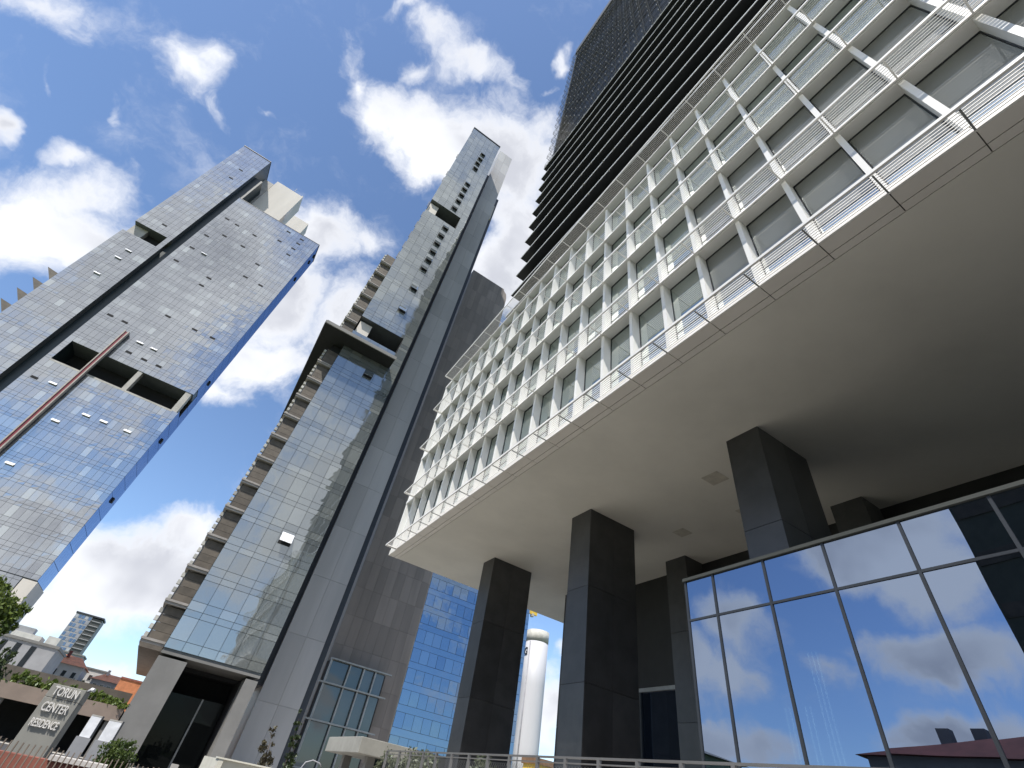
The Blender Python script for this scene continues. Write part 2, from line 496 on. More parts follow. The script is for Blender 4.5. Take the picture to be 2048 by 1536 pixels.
def prism(name, parent, pts, y0, y1, mt, label=None):
    """an outline in x,z pushed from y0 to y1."""
    o = wpos(parent) if parent is not None else Vector((0, 0, 0))
    n = len(pts)
    v = [(x - o.x, y0 - o.y, z - o.z) for x, z in pts] + [(x - o.x, y1 - o.y, z - o.z) for x, z in pts]
    f = [tuple(range(n)), tuple(range(2 * n - 1, n - 1, -1))] + [(i, n + i, n + (i + 1) % n, (i + 1) % n) for i in range(n)]
    me = bpy.data.meshes.new(name)
    me.from_pydata(v, [], f)
    bm = bmesh.new()
    bm.from_mesh(me)
    bmesh.ops.recalc_face_normals(bm, faces=bm.faces[:])
    bm.to_mesh(me)
    bm.free()
    me.materials.append(M[mt])
    return link(name, me, o, parent, label=label)


def tube(name, parent, pts, r, mt, seg=8, label=None, r2=None):
    o = wpos(parent) if parent is not None else Vector(pts[0])
    P = [Vector(p) for p in pts]
    v, f = [], []
    for i, p in enumerate(P):
        t = (P[min(i + 1, len(P) - 1)] - P[max(i - 1, 0)]).normalized()
        a = t.orthogonal().normalized() if i == 0 else (a - t * a.dot(t)).normalized()
        b = t.cross(a)
        rr = r if r2 is None else r + (r2 - r) * i / (len(P) - 1)
        for k in range(seg):
            an = 2 * math.pi * k / seg
            v.append(tuple(p + a * math.cos(an) * rr + b * math.sin(an) * rr - o))
    for i in range(len(P) - 1):
        for k in range(seg):
            q = i * seg + k
            q2 = i * seg + (k + 1) % seg
            f.append((q, q2, q2 + seg, q + seg))
    f.append(tuple(range(seg - 1, -1, -1)))
    f.append(tuple(range(len(v) - seg, len(v))))
    me = bpy.data.meshes.new(name)
    me.from_pydata(v, [], f)
    for p in me.polygons:
        p.use_smooth = len(p.vertices) == 4
    me.materials.append(M[mt])
    return link(name, me, o, parent, label=label)


def foliage(name, parent, blobs, n, size, mt, seed=1, kind=None):
    """leaf-sized faces gathered in clumps that fill the given ellipsoids (centre, radii)."""
    rg = random.Random(seed)
    B = Batch()
    tot = sum(b[1][0] * b[1][1] * b[1][2] for b in blobs)
    for c, rad in blobs:
        k = max(8, int(n * rad[0] * rad[1] * rad[2] / tot))
        clumps = max(3, k // 26)
        for _ in range(clumps):
            while True:
                p = Vector([rg.uniform(-1, 1) for _ in range(3)])
                if 0.2 < p.length < 1:
                    break
            p *= rg.uniform(0.75, 1.08)
            cc = Vector((c[0] + p.x * rad[0], c[1] + p.y * rad[1], c[2] + p.z * rad[2]))
            cr = min(rad) * rg.uniform(0.18, 0.38)
            tone = rg.random()
            for _ in range(k // clumps):
                q = Vector([rg.gauss(0, 0.55) for _ in range(3)]) * cr + cc
                s = size * rg.uniform(0.6, 1.35)
                e = Euler((rg.uniform(0, 6.3), rg.uniform(0, 6.3), rg.uniform(0, 6.3))).to_matrix()
                u, w = e @ Vector((s, 0, 0)), e @ Vector((0, s * 0.5, 0))
                B.poly([q - u, q + w, q + u, q - w], min(1, max(0, tone * 0.6 + rg.random() * 0.4)))
    return B.build(name, parent, mt, kind=kind)


def text_mesh(name, curve, loc, parent, rot=None, width=None):
    tmp = bpy.data.objects.new('tmp_text', curve)
    col.objects.link(tmp)
    bpy.context.view_layer.update()
    me = bpy.data.meshes.new_from_object(tmp.evaluated_get(bpy.context.evaluated_depsgraph_get()))
    bpy.data.objects.remove(tmp)
    if width:
        xs = [v.co.x for v in me.vertices]
        k_ = width / (max(xs) - min(xs))
        for v in me.vertices:
            v.co.x *= k_
    return link(name, me, loc, parent, rot=rot)


# ------------------------------------------------------------------ setting: ground
GZ = -1.6


def sheet(name, x0, x1, y0, y1, z, mt):
    me = bpy.data.meshes.new(name)
    me.from_pydata([(x0, y0, 0), (x1, y0, 0), (x1, y1, 0), (x0, y1, 0)], [], [(0, 1, 2, 3)])
    me.materials.append(M[mt])
    o = link(name, me, (0, 0, z))
    o['kind'] = 'structure'
    return o


sheet('ground', -2500, 2500, -1500, 3500, GZ, 'grass')
sheet('road', -12, 3.2, -120, 400, GZ + 0.004, 'asphalt')
sheet('pavement', 3.2, 40, -60, 58, GZ + 0.008, 'ground')
sheet('unseen_dark_yard', 9, 40, -60, 9, GZ + 0.012, 'asphalt')  # added dark ground, out of view, lowers the bounce onto the soffit
sheet('plaza', -30, 45, 58, 140, GZ + 0.012, 'ground')

exec_parts = []

# ------------------------------------------------------------------ white office block on dark pillars
YN, YF = -10.12, 32.2                                  # near and far ends
BAY = 1.6956
bays = [0.10 + BAY * k for k in range(-6, 19)]         # bay joints; the last at 30.62
LEV = [12 + 4 * k for k in range(5)]
wb = thing('office_block', (16, 11, 12), 'low white office block with slatted sun shelves, carried on dark stone pillars', 'office block')
box('soffit', wb, 9.40, 24.1, YN, YF - 0.05, 12.0, 12.35, 'soffit')
box('soffit_core', wb, 8.78, 9.40, YN, YF - 0.08, 12.05, 12.3, 'joint')
ys = [YN] + bays[1:] + [YF]
for i in range(len(ys) - 1):
    box('soffit_panel', wb, 8.70, 9.12, ys[i] + 0.012, ys[i + 1] - 0.012, 12.0, 12.34, 'soffit_edge')
    box('soffit_panel', wb, 9.145, 9.38, ys[i] + 0.012, ys[i + 1] - 0.012, 12.0, 12.34, 'soffit_edge')
for k, z in enumerate(LEV):
    if k:
        box('floor_slab', wb, 8.70, 9.3, YN, YF, z - 0.03, z + 0.2, 'white')
box('back_wall', wb, 9.6, 24.0, YN, YF - 0.4, 12.36, 28.0, 'white')
box('roof', wb, 9.3, 24.2, YN, YF, 28.0, 28.22, 'white')
for k, z in enumerate(LEV):
    # sun shelf: outer rail, nine blades, inner rail, a bracket at every bay
    zb = z + 0.02
    box('shelf_rail', wb, 7.91, 7.975, YN, 30.8, zb - 0.02, zb + 0.08, 'white')
    box('shelf_rail', wb, 8.64, 8.695, YN, 30.8, zb - 0.02, zb + 0.07, 'white')
    for j in range(8):
        x = 8.055 + j * 0.074
        bl = box('shelf_blade', wb, x - 0.008, x + 0.008, YN, 30.78, zb - 0.012, zb + 0.046, 'white')
        bl.rotation_euler = (0, R_(22), 0)
    for y in bays:
        box('shelf_bracket', wb, 7.985, 8.635, y - 0.02, y + 0.02, zb - 0.05, zb - 0.017, 'frame_grey' if k == 0 else 'white')
    box('shelf_end_rail', wb, 7.985, 8.635, 30.72, 30.80, zb - 0.03, zb + 0.09, 'white')
    if k == 4:
        continue
    z0, z1 = z + (0.35 if k == 0 else 0.2), z + 4 - 0.03
    for y in bays:
        box('upright_fin', wb, 8.73, 9.22, y - 0.075, y + 0.075, z0, z1, 'white')
    edges = bays + [YF - 0.1]
    for i in range(len(edges) - 1):
        y0, y1 = edges[i] + 0.075, edges[i + 1] - 0.075
        if y1 - y0 < 0.5:
            continue
        zt = z0 + 0.95
        fr = Batch()
        for (a, b, c, d2) in ((y0, y0 + 0.03, z0, z1), (y1 - 0.03, y1, z0, z1), (y0 + 0.03, y1 - 0.03, z1 - 0.04, z1),
                              (y0 + 0.03, y1 - 0.03, z0, z0 + 0.04), (y0 + 0.03, y1 - 0.03, zt - 0.02, zt + 0.02)):
            fr.box(9.13, 9.20, a, b, c, d2)
        w = fr.build('window', wb, 'frame_dark', origin=(9.17, (y0 + y1) / 2, z0))
        tilt = random.gauss(0, 0.0025), random.gauss(0, 0.0025)
        p = box('pane', w, 9.155, 9.185, y0 + 0.04, y1 - 0.04, zt, z1 - 0.05, 'glass_near_bay' if (k < 2 and y1 < 5.3) else 'glass_white_block')
        p.rotation_euler = (0, tilt[0], tilt[1])
        box('lower_pane', w, 9.155, 9.185, y0 + 0.04, y1 - 0.04, z0 + 0.04, zt, 'glass_lower')
# one sash on the first floor stands open
box('end_fin', wb, 8.73, 9.22, YF - 0.2, YF - 0.02, 12.35, 27.95, 'white')

for (hx, hy, hs_) in ((18.0, 14.6, 0.7), (15.1, 10.2, 0.8), (18.2, 11.0, 0.7)):
    box('access_hatch', wb, hx, hx + hs_, hy, hy + hs_, 11.985, 11.999, 'soffit_hatch')

# dark stone pillars, clad in panels
def pillar(x0, x1, y0, y1, label, rows=(GZ, 0.6, 4.4, 8.2, 12.0)):
    t = thing('pillar', ((x0 + x1) / 2, (y0 + y1) / 2, GZ), label, 'pillar', 'dark stone pillars under the office block')
    e = 0.05
    box('core', t, x0 + e, x1 - e, y0 + e, y1 - e, rows[0], rows[-1] - 0.004, 'dark_core')
    for a, b in zip(rows[:-1], rows[1:]):
        lo, hi = a + 0.008, b - 0.008
        if b == rows[-1]:
            hi = b - 0.003
        box('stone_panel', t, x0, x0 + e, y0, y1, lo, hi, 'dark_stone')
        xm = (x0 + e + x1) / 2
        box('stone_panel', t, x0 + e + 0.004, xm - 0.004, y0, y0 + e, lo, hi, 'dark_stone')
        box('stone_panel', t, xm + 0.004, x1, y0, y0 + e, lo, hi, 'dark_stone')
        box('stone_panel', t, x0 + e + 0.004, x1, y1 - e, y1, lo, hi, 'dark_stone')
    return t


pillar(13.7, 16.6, 26.0, 27.4, 'slim dark stone pillar at the far left end of the white soffit')
pillar(13.7, 16.65, 16.65, 18.15, 'tall dark stone pillar in the middle, sunlit at its foot beside the fence')
pillar(13.75, 16.7, 7.3, 8.65, 'dark stone pillar rising behind the top of the mirror glass wall')
pillar(20.4, 21.75, 25.9, 27.2, 'dark pillar half hidden behind the middle pillar, next to the silo')
pillar(20.4, 21.75, 16.6, 18.0, 'dark inner pillar between the middle pillar and the mirror glass')
pillar(20.4, 21.75, 7.3, 8.6, 'dark inner pillar deep in the shade under the soffit, right of all others')

# dark wall under the soffit with a glazed strip at its foot
cw = thing('recessed_wall', (22.5, 9, GZ), 'black recessed wall under the soffit behind the pillars with a glazed foot', 'wall')
box('upper_wall', cw, 21.8, 24.0, YN, 26.1, 6.3, 11.997, 'bulkhead')
box('upper_wall', cw, 21.8, 24.0, YN, 18.0, GZ, 6.3, 'bulkhead')
box('transom', cw, 21.72, 21.95, 18.0, 26.1, 6.12, 6.3, 'frame_grey')
for y in (18.1, 21.7, 25.9):
    box('mullion', cw, 21.74, 21.9, y - 0.09, y + 0.09, GZ, 6.12, 'frame_dark')
box('pane', cw, 21.84, 21.88, 18.2, 21.6, GZ, 6.11, 'glass_lobby')
box('pane', cw, 21.84, 21.88, 21.8, 25.8, GZ, 6.11, 'glass_lobby')
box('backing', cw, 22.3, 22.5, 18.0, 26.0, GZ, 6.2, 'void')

# mirror glass lobby in front
lb = thing('glass_lobby', (12, -1, GZ), 'low lobby with tall blue mirror glass panes reflecting clouds', 'lobby')
XG = 8.4
ml = [6.91, 6.2, 5.04, 3.88, 2.66, 1.49, 0.33, -0.84, -2.0, -3.2, -4.4, -5.6, -6.8, -8.0]
ZT, ZC = 4.36, 3.55
box('top_rail', lb, XG - 0.04, XG + 0.1, -8.1, 6.95, ZT - 0.01, ZT + 0.05, 'rail_olive')
for i, y in enumerate(ml):
    box('mullion', lb, XG - 0.012, XG + 0.08, y - 0.022, y + 0.022, GZ, ZT - 0.012, 'frame_dark')
for i in range(len(ml) - 1):
    y1, y0 = ml[i] - 0.024, ml[i + 1] + 0.024
    box('crossbar', lb, XG - 0.010, XG + 0.07, y0, y1, ZC - 0.02, ZC + 0.02, 'frame_dark')
    for (a, b) in ((ZC + 0.022, ZT - 0.014), (GZ, ZC - 0.022)):
        p = box('pane', lb, XG + 0.01, XG + 0.03, y0, y1, a, b, 'glass_lobby')
        p.rotation_euler = (0, random.gauss(0, 0.0012), random.gauss(0, 0.0012))
box('roof', lb, XG + 0.11, 21.7, -8.1, 6.9, ZT - 0.12, ZT - 0.02, 'dark_core')  # unseen dark roof, extended far back to keep the soffit above it dim
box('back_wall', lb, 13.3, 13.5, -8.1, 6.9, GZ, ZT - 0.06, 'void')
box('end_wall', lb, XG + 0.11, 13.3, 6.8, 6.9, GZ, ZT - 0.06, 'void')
for (y, zt) in ((5.42, 2.05), (5.34, 2.05), (5.27, 2.05), (5.07, 2.05), (4.99, 2.05), (4.81, 2.81), (4.74, 2.81), (4.67, 2.81)):
    box('light_tube', lb, XG + 0.35, XG + 0.365, y - 0.008, y + 0.008, GZ, zt, 'led')

# ------------------------------------------------------------------ dark tower above the white block
TH = R_(1.36)
t3 = thing('dark_tower', (12.0, 30.3, 28.0), 'tall dark tower with deep black ledges and a fine grid of shelves above', 'tower')
B0 = Vector((12.0, 30.3, 28.0))
rotm = Matrix.Rotation(TH, 3, 'Z')


def tb(name, x0, x1, y0, y1, z0, z1, mt, kind=None):
    """a box in the tower's own turned frame (x into the tower, y towards the far end)."""
    me = box_mesh(abs(x1 - x0), abs(y1 - y0), abs(z1 - z0), M[mt])
    c = Vector(((x0 + x1) / 2, (y0 + y1) / 2, 0))
    w = rotm @ c + B0
    o = link(name, me, (w.x, w.y, (z0 + z1) / 2), t3, rot=(0, 0, TH))
    return o


TOP = 167.5
tb('body', 1.6, 22, -48, -0.9, 28.3, 80.2, 'tower_dark')
tb('body', 0.8, 22, -48, -0.4, 80.2, TOP - 6, 'tower_dark')
tb('crown', 0.45, 22, -48, -0.2, TOP - 6, TOP, 'tower_dark')
for k in range(-4, 9):
    z = 47.5 + 4.0 * k
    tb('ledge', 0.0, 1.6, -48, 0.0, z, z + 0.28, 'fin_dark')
    tb('nosing', -0.06, 0.0, -48, 0.0, z + 0.0, z + 0.17, 'nosing')
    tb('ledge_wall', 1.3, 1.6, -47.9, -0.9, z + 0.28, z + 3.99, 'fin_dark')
for (zz, ys_) in ((51.5 + 0.1, [-15.1, -16.7, -18.2, -12, -20.5, -22.5]), (55.5, [-9.8, -11.3, -13, -14.5]), (47.5, [-13, -16, -19])):
    for y in ys_:
        tb('clip', -0.1, 0.04, y - 0.07, y + 0.07, zz - 0.14, zz - 0.02, 'rail_block')
GRID0 = 83.5
nlev = int((TOP - 10 - GRID0) / 4.0) + 1
panes = Batch()
for k in range(nlev):
    z = GRID0 + 4.0 * k
    for j in range(31):
        y = -0.95 - j * 1.52
        for (a, b, lo) in ((0.1, 0.9, 0.75), (0.95, 2.9, 0.0), (2.95, 3.9, 0.3)):
            panes.box(0.72, 0.79, y - 1.46, y - 0.04, z + a, z + b, lo + random.random() * 0.25 if lo else random.random() * 0.95)
# panes are laid out in world coordinates turned about the tower's corner
pv = []
for (x, y, z) in panes.v:
    w = rotm @ Vector((x, y, 0)) + B0
    pv.append((w.x, w.y, z))
panes.v = pv
panes.build('window_grid', t3, 'glass_tower', kind='stuff')
for k in range(nlev + 1):
    z = GRID0 - 3.2 + 4.0 * k
    if z > TOP - 7:
        break
    sh_ = Batch()
    sh_.box(0.0, 0.05, -46, 0.05, z, z + 0.07)
    for x in (0.2, 0.4, 0.6):
        sh_.box(x, x + 0.03, -46, 0.05, z, z + 0.04)
    sh_.box(0.0, 0.7, 0.0, 0.05, z, z + 0.07)
    sh_.box(0.0, 0.04, -46, 0.03, z + 1.15, z + 1.19)
    sh_.box(0.0, 0.04, 0.0, 0.04, z, z + 1.19)
    sh_.box(0.0, 0.7, 0.0, 0.04, z + 1.15, z + 1.19)
    sv = []
    for (x, y, zz) in sh_.v:
        w = rotm @ Vector((x, y, 0)) + B0
        sv.append((w.x, w.y, zz))
    sh_.v = sv
    sh_.build('shelf', t3, 'shelf_dark')
    br = Batch()
    for j in range(30):
        y = -0.95 - j * 1.52
        br.box(0.05, 0.7, y - 0.03, y + 0.03, z - 0.06, z - 0.02)
        br.box(-0.02, 0.02, y - 0.045, y + 0.045, z - 0.30, z + 0.3)
    sv = []
    for (x, y, zz) in br.v:
        w = rotm @ Vector((x, y, 0)) + B0
        sv.append((w.x, w.y, zz))
    br.v = sv
    br.build('brackets', t3, 'bracket', kind='stuff')


# ------------------------------------------------------------------ middle tower
def open_sash(parent, x, z, y, w=1.25, h=1.15, light=False, ang=24):
    """a top hung sash pushed open: dark hole, tilted pane with its frame."""
    box('window_opening', parent, x - w / 2, x + w / 2, y - 0.012, y + 0.02, z - h / 2, z + h / 2, 'void')
    me = box_mesh(w, 0.05, h, M['tube'] if light else M['glass_side_plain'])
    a = R_(ang)
    link('open_sash', me, (x, y - 0.03 - math.sin(a) * h / 2, z + h / 2 - math.cos(a) * h / 2), parent, rot=(-a, 0, 0))


M['glass_side_plain'] = glass_mat('glass_sash', [(0.0, (0.14, 0.16, 0.17)), (0.5, (0.20, 0.22, 0.23))], (0.7, 0.78, 0.82), 0.3, 0.01, 0.4)

mt_ = thing('glass_tower', (3, 66, GZ), 'slender glass tower with balcony ledges down its left edge and a projecting canopy', 'tower')
Y2 = 60.0
XL, XR = -1.62, 7.75
OP1, OP2 = (53.9, 57.7), (96.6, 101.9)
# structural mass behind the glass, left open at the two sky terraces
box('tower_body', mt_, XL + 0.05, XR - 0.02, Y2 + 0.12, Y2 + 15, 6.7, OP1[0], 'glazing_joint')
box('tower_body', mt_, XL + 0.05, XR - 0.02, Y2 + 0.12, Y2 + 15, OP1[1], OP2[0], 'glazing_joint')
box('tower_body', mt_, XL + 0.05, XR - 0.02, Y2 + 0.12, Y2 + 15, OP2[1], 150.0, 'glazing_joint')
for (a, b) in (OP1, OP2):
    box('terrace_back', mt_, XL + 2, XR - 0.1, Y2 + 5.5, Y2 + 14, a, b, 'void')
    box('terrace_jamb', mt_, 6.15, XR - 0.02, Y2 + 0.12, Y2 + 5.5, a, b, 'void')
    box('terrace_block', mt_, XL + 0.25, 0.75, Y2 + 0.9, Y2 + 5.5, a, b - 0.35, 'cream')
box('roof_edge', mt_, XL - 0.1, XR + 0.1, Y2 - 0.12, Y2 + 1.5, 150.0, 150.4, 'frame_dark')
# glass panes
colw = (XR - XL) / 6
FL = 3.48
cells = []
for k in range(42):
    z0 = 6.9 + FL * k
    if z0 + 1 > 150:
        break
    for c in range(6):
        x0, x1 = XL + c * colw + 0.02, XL + (c + 1) * colw - 0.02
        for (a, b) in ((0.02, 0.80), (0.84, 2.86), (2.90, 3.46)):
            za, zb = z0 + a, min(z0 + b, 149.95)
            if zb - za < 0.2:
                continue
            skip = False
            for (o0, o1) in (OP1, OP2):
                if c < 5 and zb > o0 and za < o1:
                    if za < o0 - 0.3:
                        zb = o0
                    elif zb > o1 + 0.3:
                        za = o1
                    else:
                        skip = True
            if skip:
                continue
            cells.append((x0, x1, za, zb))
rest = Batch()
for i, (x0, x1, za, zb) in enumerate(cells):
    if i < 290:
        p = box('pane', mt_, x0, x1, Y2, Y2 + 0.08, za, zb, 'glass_mid')
        p.rotation_euler = (random.gauss(0, 0.0018), 0, random.gauss(0, 0.0018))
    else:
        dy = random.uniform(0, 0.015)
        rest.box(x0, x1, Y2 + dy, Y2 + 0.1, za, zb)
rest.build('upper_panes', mt_, 'glass_mid_f', kind='stuff')
T2W = [(4.2, 138.1), (4.1, 134.7), (4.0, 131.5), (4.1, 128.1), (4.1, 118.1), (4.0, 114.7), (4.0, 111.4), (4.0, 108.0), (3.9, 104.1),
       (4.1, 94.6), (4.0, 91.1), (4.0, 87.7), (4.0, 84.3), (4.0, 81.0), (3.9, 77.7), (3.9, 70.9), (3.8, 64.0), (3.7, 47.2)]
for (x, z) in T2W:
    open_sash(mt_, x, z, Y2 - 0.01, 1.45, 1.5, ang=20)
open_sash(mt_, 3.9, 19.8, Y2 - 0.01, 1.4, 1.35, light=True, ang=30)
# canopy wrapping the left edge
cz = 50.1
box('canopy', mt_, -5.45, 6.15, 57.3, 59.98, cz, cz + 0.35, 'void')
box('canopy', mt_, -5.45, XL - 0.02, 59.98, 89.7, cz, cz + 0.35, 'void')
box('canopy_fascia', mt_, -5.5, 6.25, 57.1, 57.29, cz - 0.05, cz + 0.42, 'conc_base')
box('canopy_fascia', mt_, -5.45, 6.2, 57.3, 57.6, cz + 0.45, cz + 0.72, 'conc_base')
box('canopy_side', mt_, -5.6, -5.46, 57.3, 89.7, cz - 0.05, cz + 0.6, 'frame_dark')
# balcony ledges and boards on the left
zk = 6.9
k = 0
while zk < 73.5:
    if not (cz - 2.2 < zk < cz + 1.5):
        top_ = zk > cz
        xo = -3.75
        box('ledge', mt_, xo, XL - 0.03, Y2 + 0.3, Y2 + 6, zk - 0.02, zk + 0.34, 'ledge')
        box('ledge_trim', mt_, xo - 0.06, XL - 0.03, Y2 + 0.2, Y2 + 0.3, zk + 0.22, zk + 0.42, 'ledge')
        for b in range(4):
            za = zk + 0.42 + b * 0.74
            box('board', mt_, xo + 0.42, XL - 0.03, Y2 + 0.75, Y2 + 0.85, za, za + 0.715, 'board')
            box('rail_block', mt_, xo - 0.02, xo + 0.3, Y2 + 0.9, Y2 + 1.3, za + 0.08, za + 0.5, 'rail_block')
        box('rail_post', mt_, xo + 0.3, xo + 0.42, Y2 + 0.8, Y2 + 1.1, zk + 0.34, zk + 3.45, 'frame_dark')
    zk += FL
    k += 1
box('balcony_core', mt_, -3.1, XL, Y2 + 1.2, Y2 + 12, 6.9, 73.5, 'void')
# small opened shutters along the upper left edge
for z in (76.5, 80.4, 84.6, 89, 93.6, 98.6, 112.2, 116.2, 127.5):
    box('shutter', mt_, XL - 0.17, XL - 0.02, Y2 + 0.3, Y2 + 0.5, z, z + 2.2, 'conc_base')
# lowest canopy on the left side
box('low_canopy', mt_, -3.6, XL - 0.03, Y2 + 0.2, Y2 + 28, 6.5, 6.85, 'board')
# stilts at the foot
box('leg_wall', mt_, XL, 0.95, Y2 + 0.05, Y2 + 2.6, GZ, 6.2, 'conc_base')
box('leg_wall', mt_, 6.55, XR, Y2 + 0.05, Y2 + 2.6, GZ, 6.2, 'conc_base')
box('foot_beam', mt_, XL, XR, Y2 + 0.05, Y2 + 6, 6.45, 6.68, 'conc_base')
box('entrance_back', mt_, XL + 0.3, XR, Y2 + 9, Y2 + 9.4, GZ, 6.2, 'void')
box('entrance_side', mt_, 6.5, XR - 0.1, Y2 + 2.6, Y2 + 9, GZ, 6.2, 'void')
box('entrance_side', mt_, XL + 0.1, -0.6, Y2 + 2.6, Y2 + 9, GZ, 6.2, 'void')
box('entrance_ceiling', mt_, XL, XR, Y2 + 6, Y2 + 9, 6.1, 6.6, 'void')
box('entrance_pane', mt_, 1.0, 4.1, Y2 + 6.0, Y2 + 6.05, GZ, 4.2, 'glass_dim')
box('entrance_mullion', mt_, 4.1, 4.25, Y2 + 5.95, Y2 + 6.1, GZ, 4.2, 'frame_grey')
box('entrance_pane', mt_, 4.25, 6.4, Y2 + 6.0, Y2 + 6.05, GZ, 4.2, 'glass_dim')

# concrete lift core, right of the glass
core = thing('concrete_core', (11.7, 73, GZ), 'tall blank grey core wall beside the slender glass tower, sunlit at its top corner', 'tower')
yc = 67.2
s_ = yc / 60.0
xa, xb = 0.139 * yc, 0.2105 * yc
zt_ = 2.47 * yc
box('core_body', core, xa, xb, yc + 0.1, yc + 14, GZ, zt_, 'conc_grey')
nz_ = 24
for c in range(2):
    xs0 = xa + (xb - xa) * c / 2
    xs1 = xa + (xb - xa) * (c + 1) / 2
    for r in range(nz_):
        za = GZ + (zt_ - GZ) * r / nz_
        zb = GZ + (zt_ - GZ) * (r + 1) / nz_
        box('cladding_panel', core, xs0 + 0.012, xs1 - 0.012, yc, yc + 0.09, za + 0.012, zb - 0.012, 'conc_grey')
box('gap_panel', core, XR - 0.3, xa - 0.01, yc + 0.6, yc + 6, 6.7, 146, 'dark_strip')
box('edge_strip', core, xb + 0.01, xb + 1.0, yc + 1.4, yc + 6, GZ, 138.0, 'dark_strip')
box('side_ledge', core, xb + 0.02, xb + 0.45, yc + 0.8, yc + 1.3, 124.0, 132.0, 'cream')

# brown wall
bw = thing('brown_wall_block', (24, 84, GZ), 'broad brown panelled block without windows between the grey core and the white block', 'building')
yb = 79.0
x0b, x1b, ztb = 0.226 * yb, 0.380 * yb, 1.447 * yb
prism('block_body', bw, [(x0b, GZ), (x1b, GZ), (x1b, ztb - 3.4), (x1b - 0.35, ztb - 1.6), (x1b - 1.6, ztb - 0.2), (x0b, ztb + 0.15)], yb + 0.1, yb + 12, 'brown')
nc, nr = 8, 28
for c in range(nc):
    for r in range(nr):
        a0 = x0b + (x1b - x0b) * c / nc
        a1 = x0b + (x1b - x0b) * (c + 1) / nc
        za = GZ + (ztb - GZ) * r / nr
        zb = GZ + (ztb - GZ) * (r + 1) / nr
        if c == nc - 1 and r >= nr - 1:
            continue
        if False:
            continue
        box('wall_panel', bw, a0 + 0.01, a1 - 0.01, yb, yb + 0.09, za + 0.01, zb - 0.01, 'brown')
# glazed bay at its foot
yq = 77.2
kq = yq / 68.4
bh = thing('glazed_bay', (22.2, yq, GZ), 'glazed entrance bay with pale grey mullions and ledges at the foot of the brown block', 'bay window')
zl = [0.6 * kq, 4.9 * kq, 8.6 * kq, 11.15 * kq]
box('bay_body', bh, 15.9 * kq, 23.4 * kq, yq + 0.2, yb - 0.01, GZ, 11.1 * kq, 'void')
xm_ = [x * kq for x in (15.95, 18.45, 20.3, 21.9, 23.35)]
for z in zl:
    box('bay_ledge', bh, (15.3 if z < 12 else 15.8) * kq, 24.0 * kq, yq - 0.6, yq + 0.08, z, z + 0.17, 'frame_grey')
for x in xm_[:-1]:
    for a, b in ((zl[0], zl[1]), (zl[1], zl[2]), (zl[2], zl[3])):
        box('bay_mullion', bh, x - 0.1, x + 0.1, yq - 0.35, yq + 0.06, a + 0.173, b - 0.003, 'frame_grey')
for i in range(4):
    for j in range(4):
        lo = ([GZ] + [z + 0.18 for z in zl[:3]])[j]
        hi = zl[j] - 0.01
        p = box('pane', bh, xm_[i] + 0.11, xm_[i + 1] - 0.11, yq + 0.1, yq + 0.16, lo, hi, 'glass_house')
        p.rotation_euler = (random.gauss(0, 0.004), 0, random.gauss(0, 0.004))

# ------------------------------------------------------------------ left tower
lt = thing('wide_glass_tower', (-44, 118, GZ), 'wide blue grey glass tower on the left with two sky openings and a red mast', 'tower')
Y1 = 111.0
RX0, RX1, RZ1 = -51.0, -25.3, 125.0
LX0, LX1, LZ1 = -62.3, -53.4, 149.0
BO = (53.4, 58.9)
LO = (92.4, 96.9)
YS = 119.0
box('right_body', lt, RX0, RX1 - 0.1, Y1 + 0.12, YS, 16.72, BO[0], 'glazing_joint')
box('right_body', lt, RX0, RX1 - 0.1, Y1 + 0.12, YS, BO[1], RZ1, 'glazing_joint')
box('opening_back', lt, RX0, RX1 - 0.1, Y1 + 5.5, YS, BO[0], BO[1], 'void')
box('opening_floor_edge', lt, -50, RX1 - 1.3, Y1 - 0.02, Y1 + 0.4, BO[0] - 0.3, BO[0] + 0.1, 'conc_light')
for (xp, wv) in ((-36.9, 0.9), (-26.9, 1.2)):
    box('opening_post', lt, xp, xp + wv, Y1 + 0.1, Y1 + 1.6, BO[0], BO[1], 'conc_light')
box('opening_jamb', lt, RX0, -49.9, Y1 + 0.1, Y1 + 5.5, BO[0], BO[1], 'teal_gap')
box('left_body', lt, LX0, LX1, Y1 + 0.12, YS, GZ, LO[0], 'glazing_joint')
box('left_body', lt, LX0, LX1, Y1 + 0.12, YS, LO[1], LZ1, 'glazing_joint')
box('left_opening_back', lt, LX0 + 3.0, LX1, Y1 + 3, YS, LO[0], LO[1], 'void')
box('left_opening_post', lt, LX0, LX0 + 3.2, Y1 + 1.5, YS, LO[0], LO[1], 'conc_light')
box('recess_strip', lt, LX1 + 0.01, RX0 - 0.01, Y1 + 1.6, YS, GZ, 139.5, 'teal_gap')
box('recess_wall', lt, LX1 + 0.01, -50.5, Y1 + 6.8, YS + 1, 125.0, 148.0, 'conc_light')
box('roof_edge', lt, LX0 - 0.1, LX1 + 0.1, Y1 - 0.05, YS, LZ1, LZ1 + 0.2, 'frame_dark')
box('roof_edge', lt, RX0, RX1 + 0.1, Y1 - 0.05, YS, RZ1, RZ1 + 0.2, 'frame_dark')
box('podium', lt, -27.2, RX1 + 0.2, Y1 - 0.1, YS, GZ, 16.6, 'cream')
box('right_body', lt, RX0, -27.3, Y1 + 0.12, YS, GZ, 16.7, 'frame_dark')
box('roof_house', lt, -50.2, -41.0, 117.3, 124, 125.2, 150.0, 'cream')
box('roof_house', lt, -38.5, -33.4, 116.5, 121, 125.2, 137.8, 'cream')
box('roof_house', lt, -40.9, -38.6, 117.6, 121, 125.2, 131.0, 'void')
tube('antenna', lt, [(-44.5, 118, 150), (-44.5, 118, 153.2)], 0.06, 'bracket')
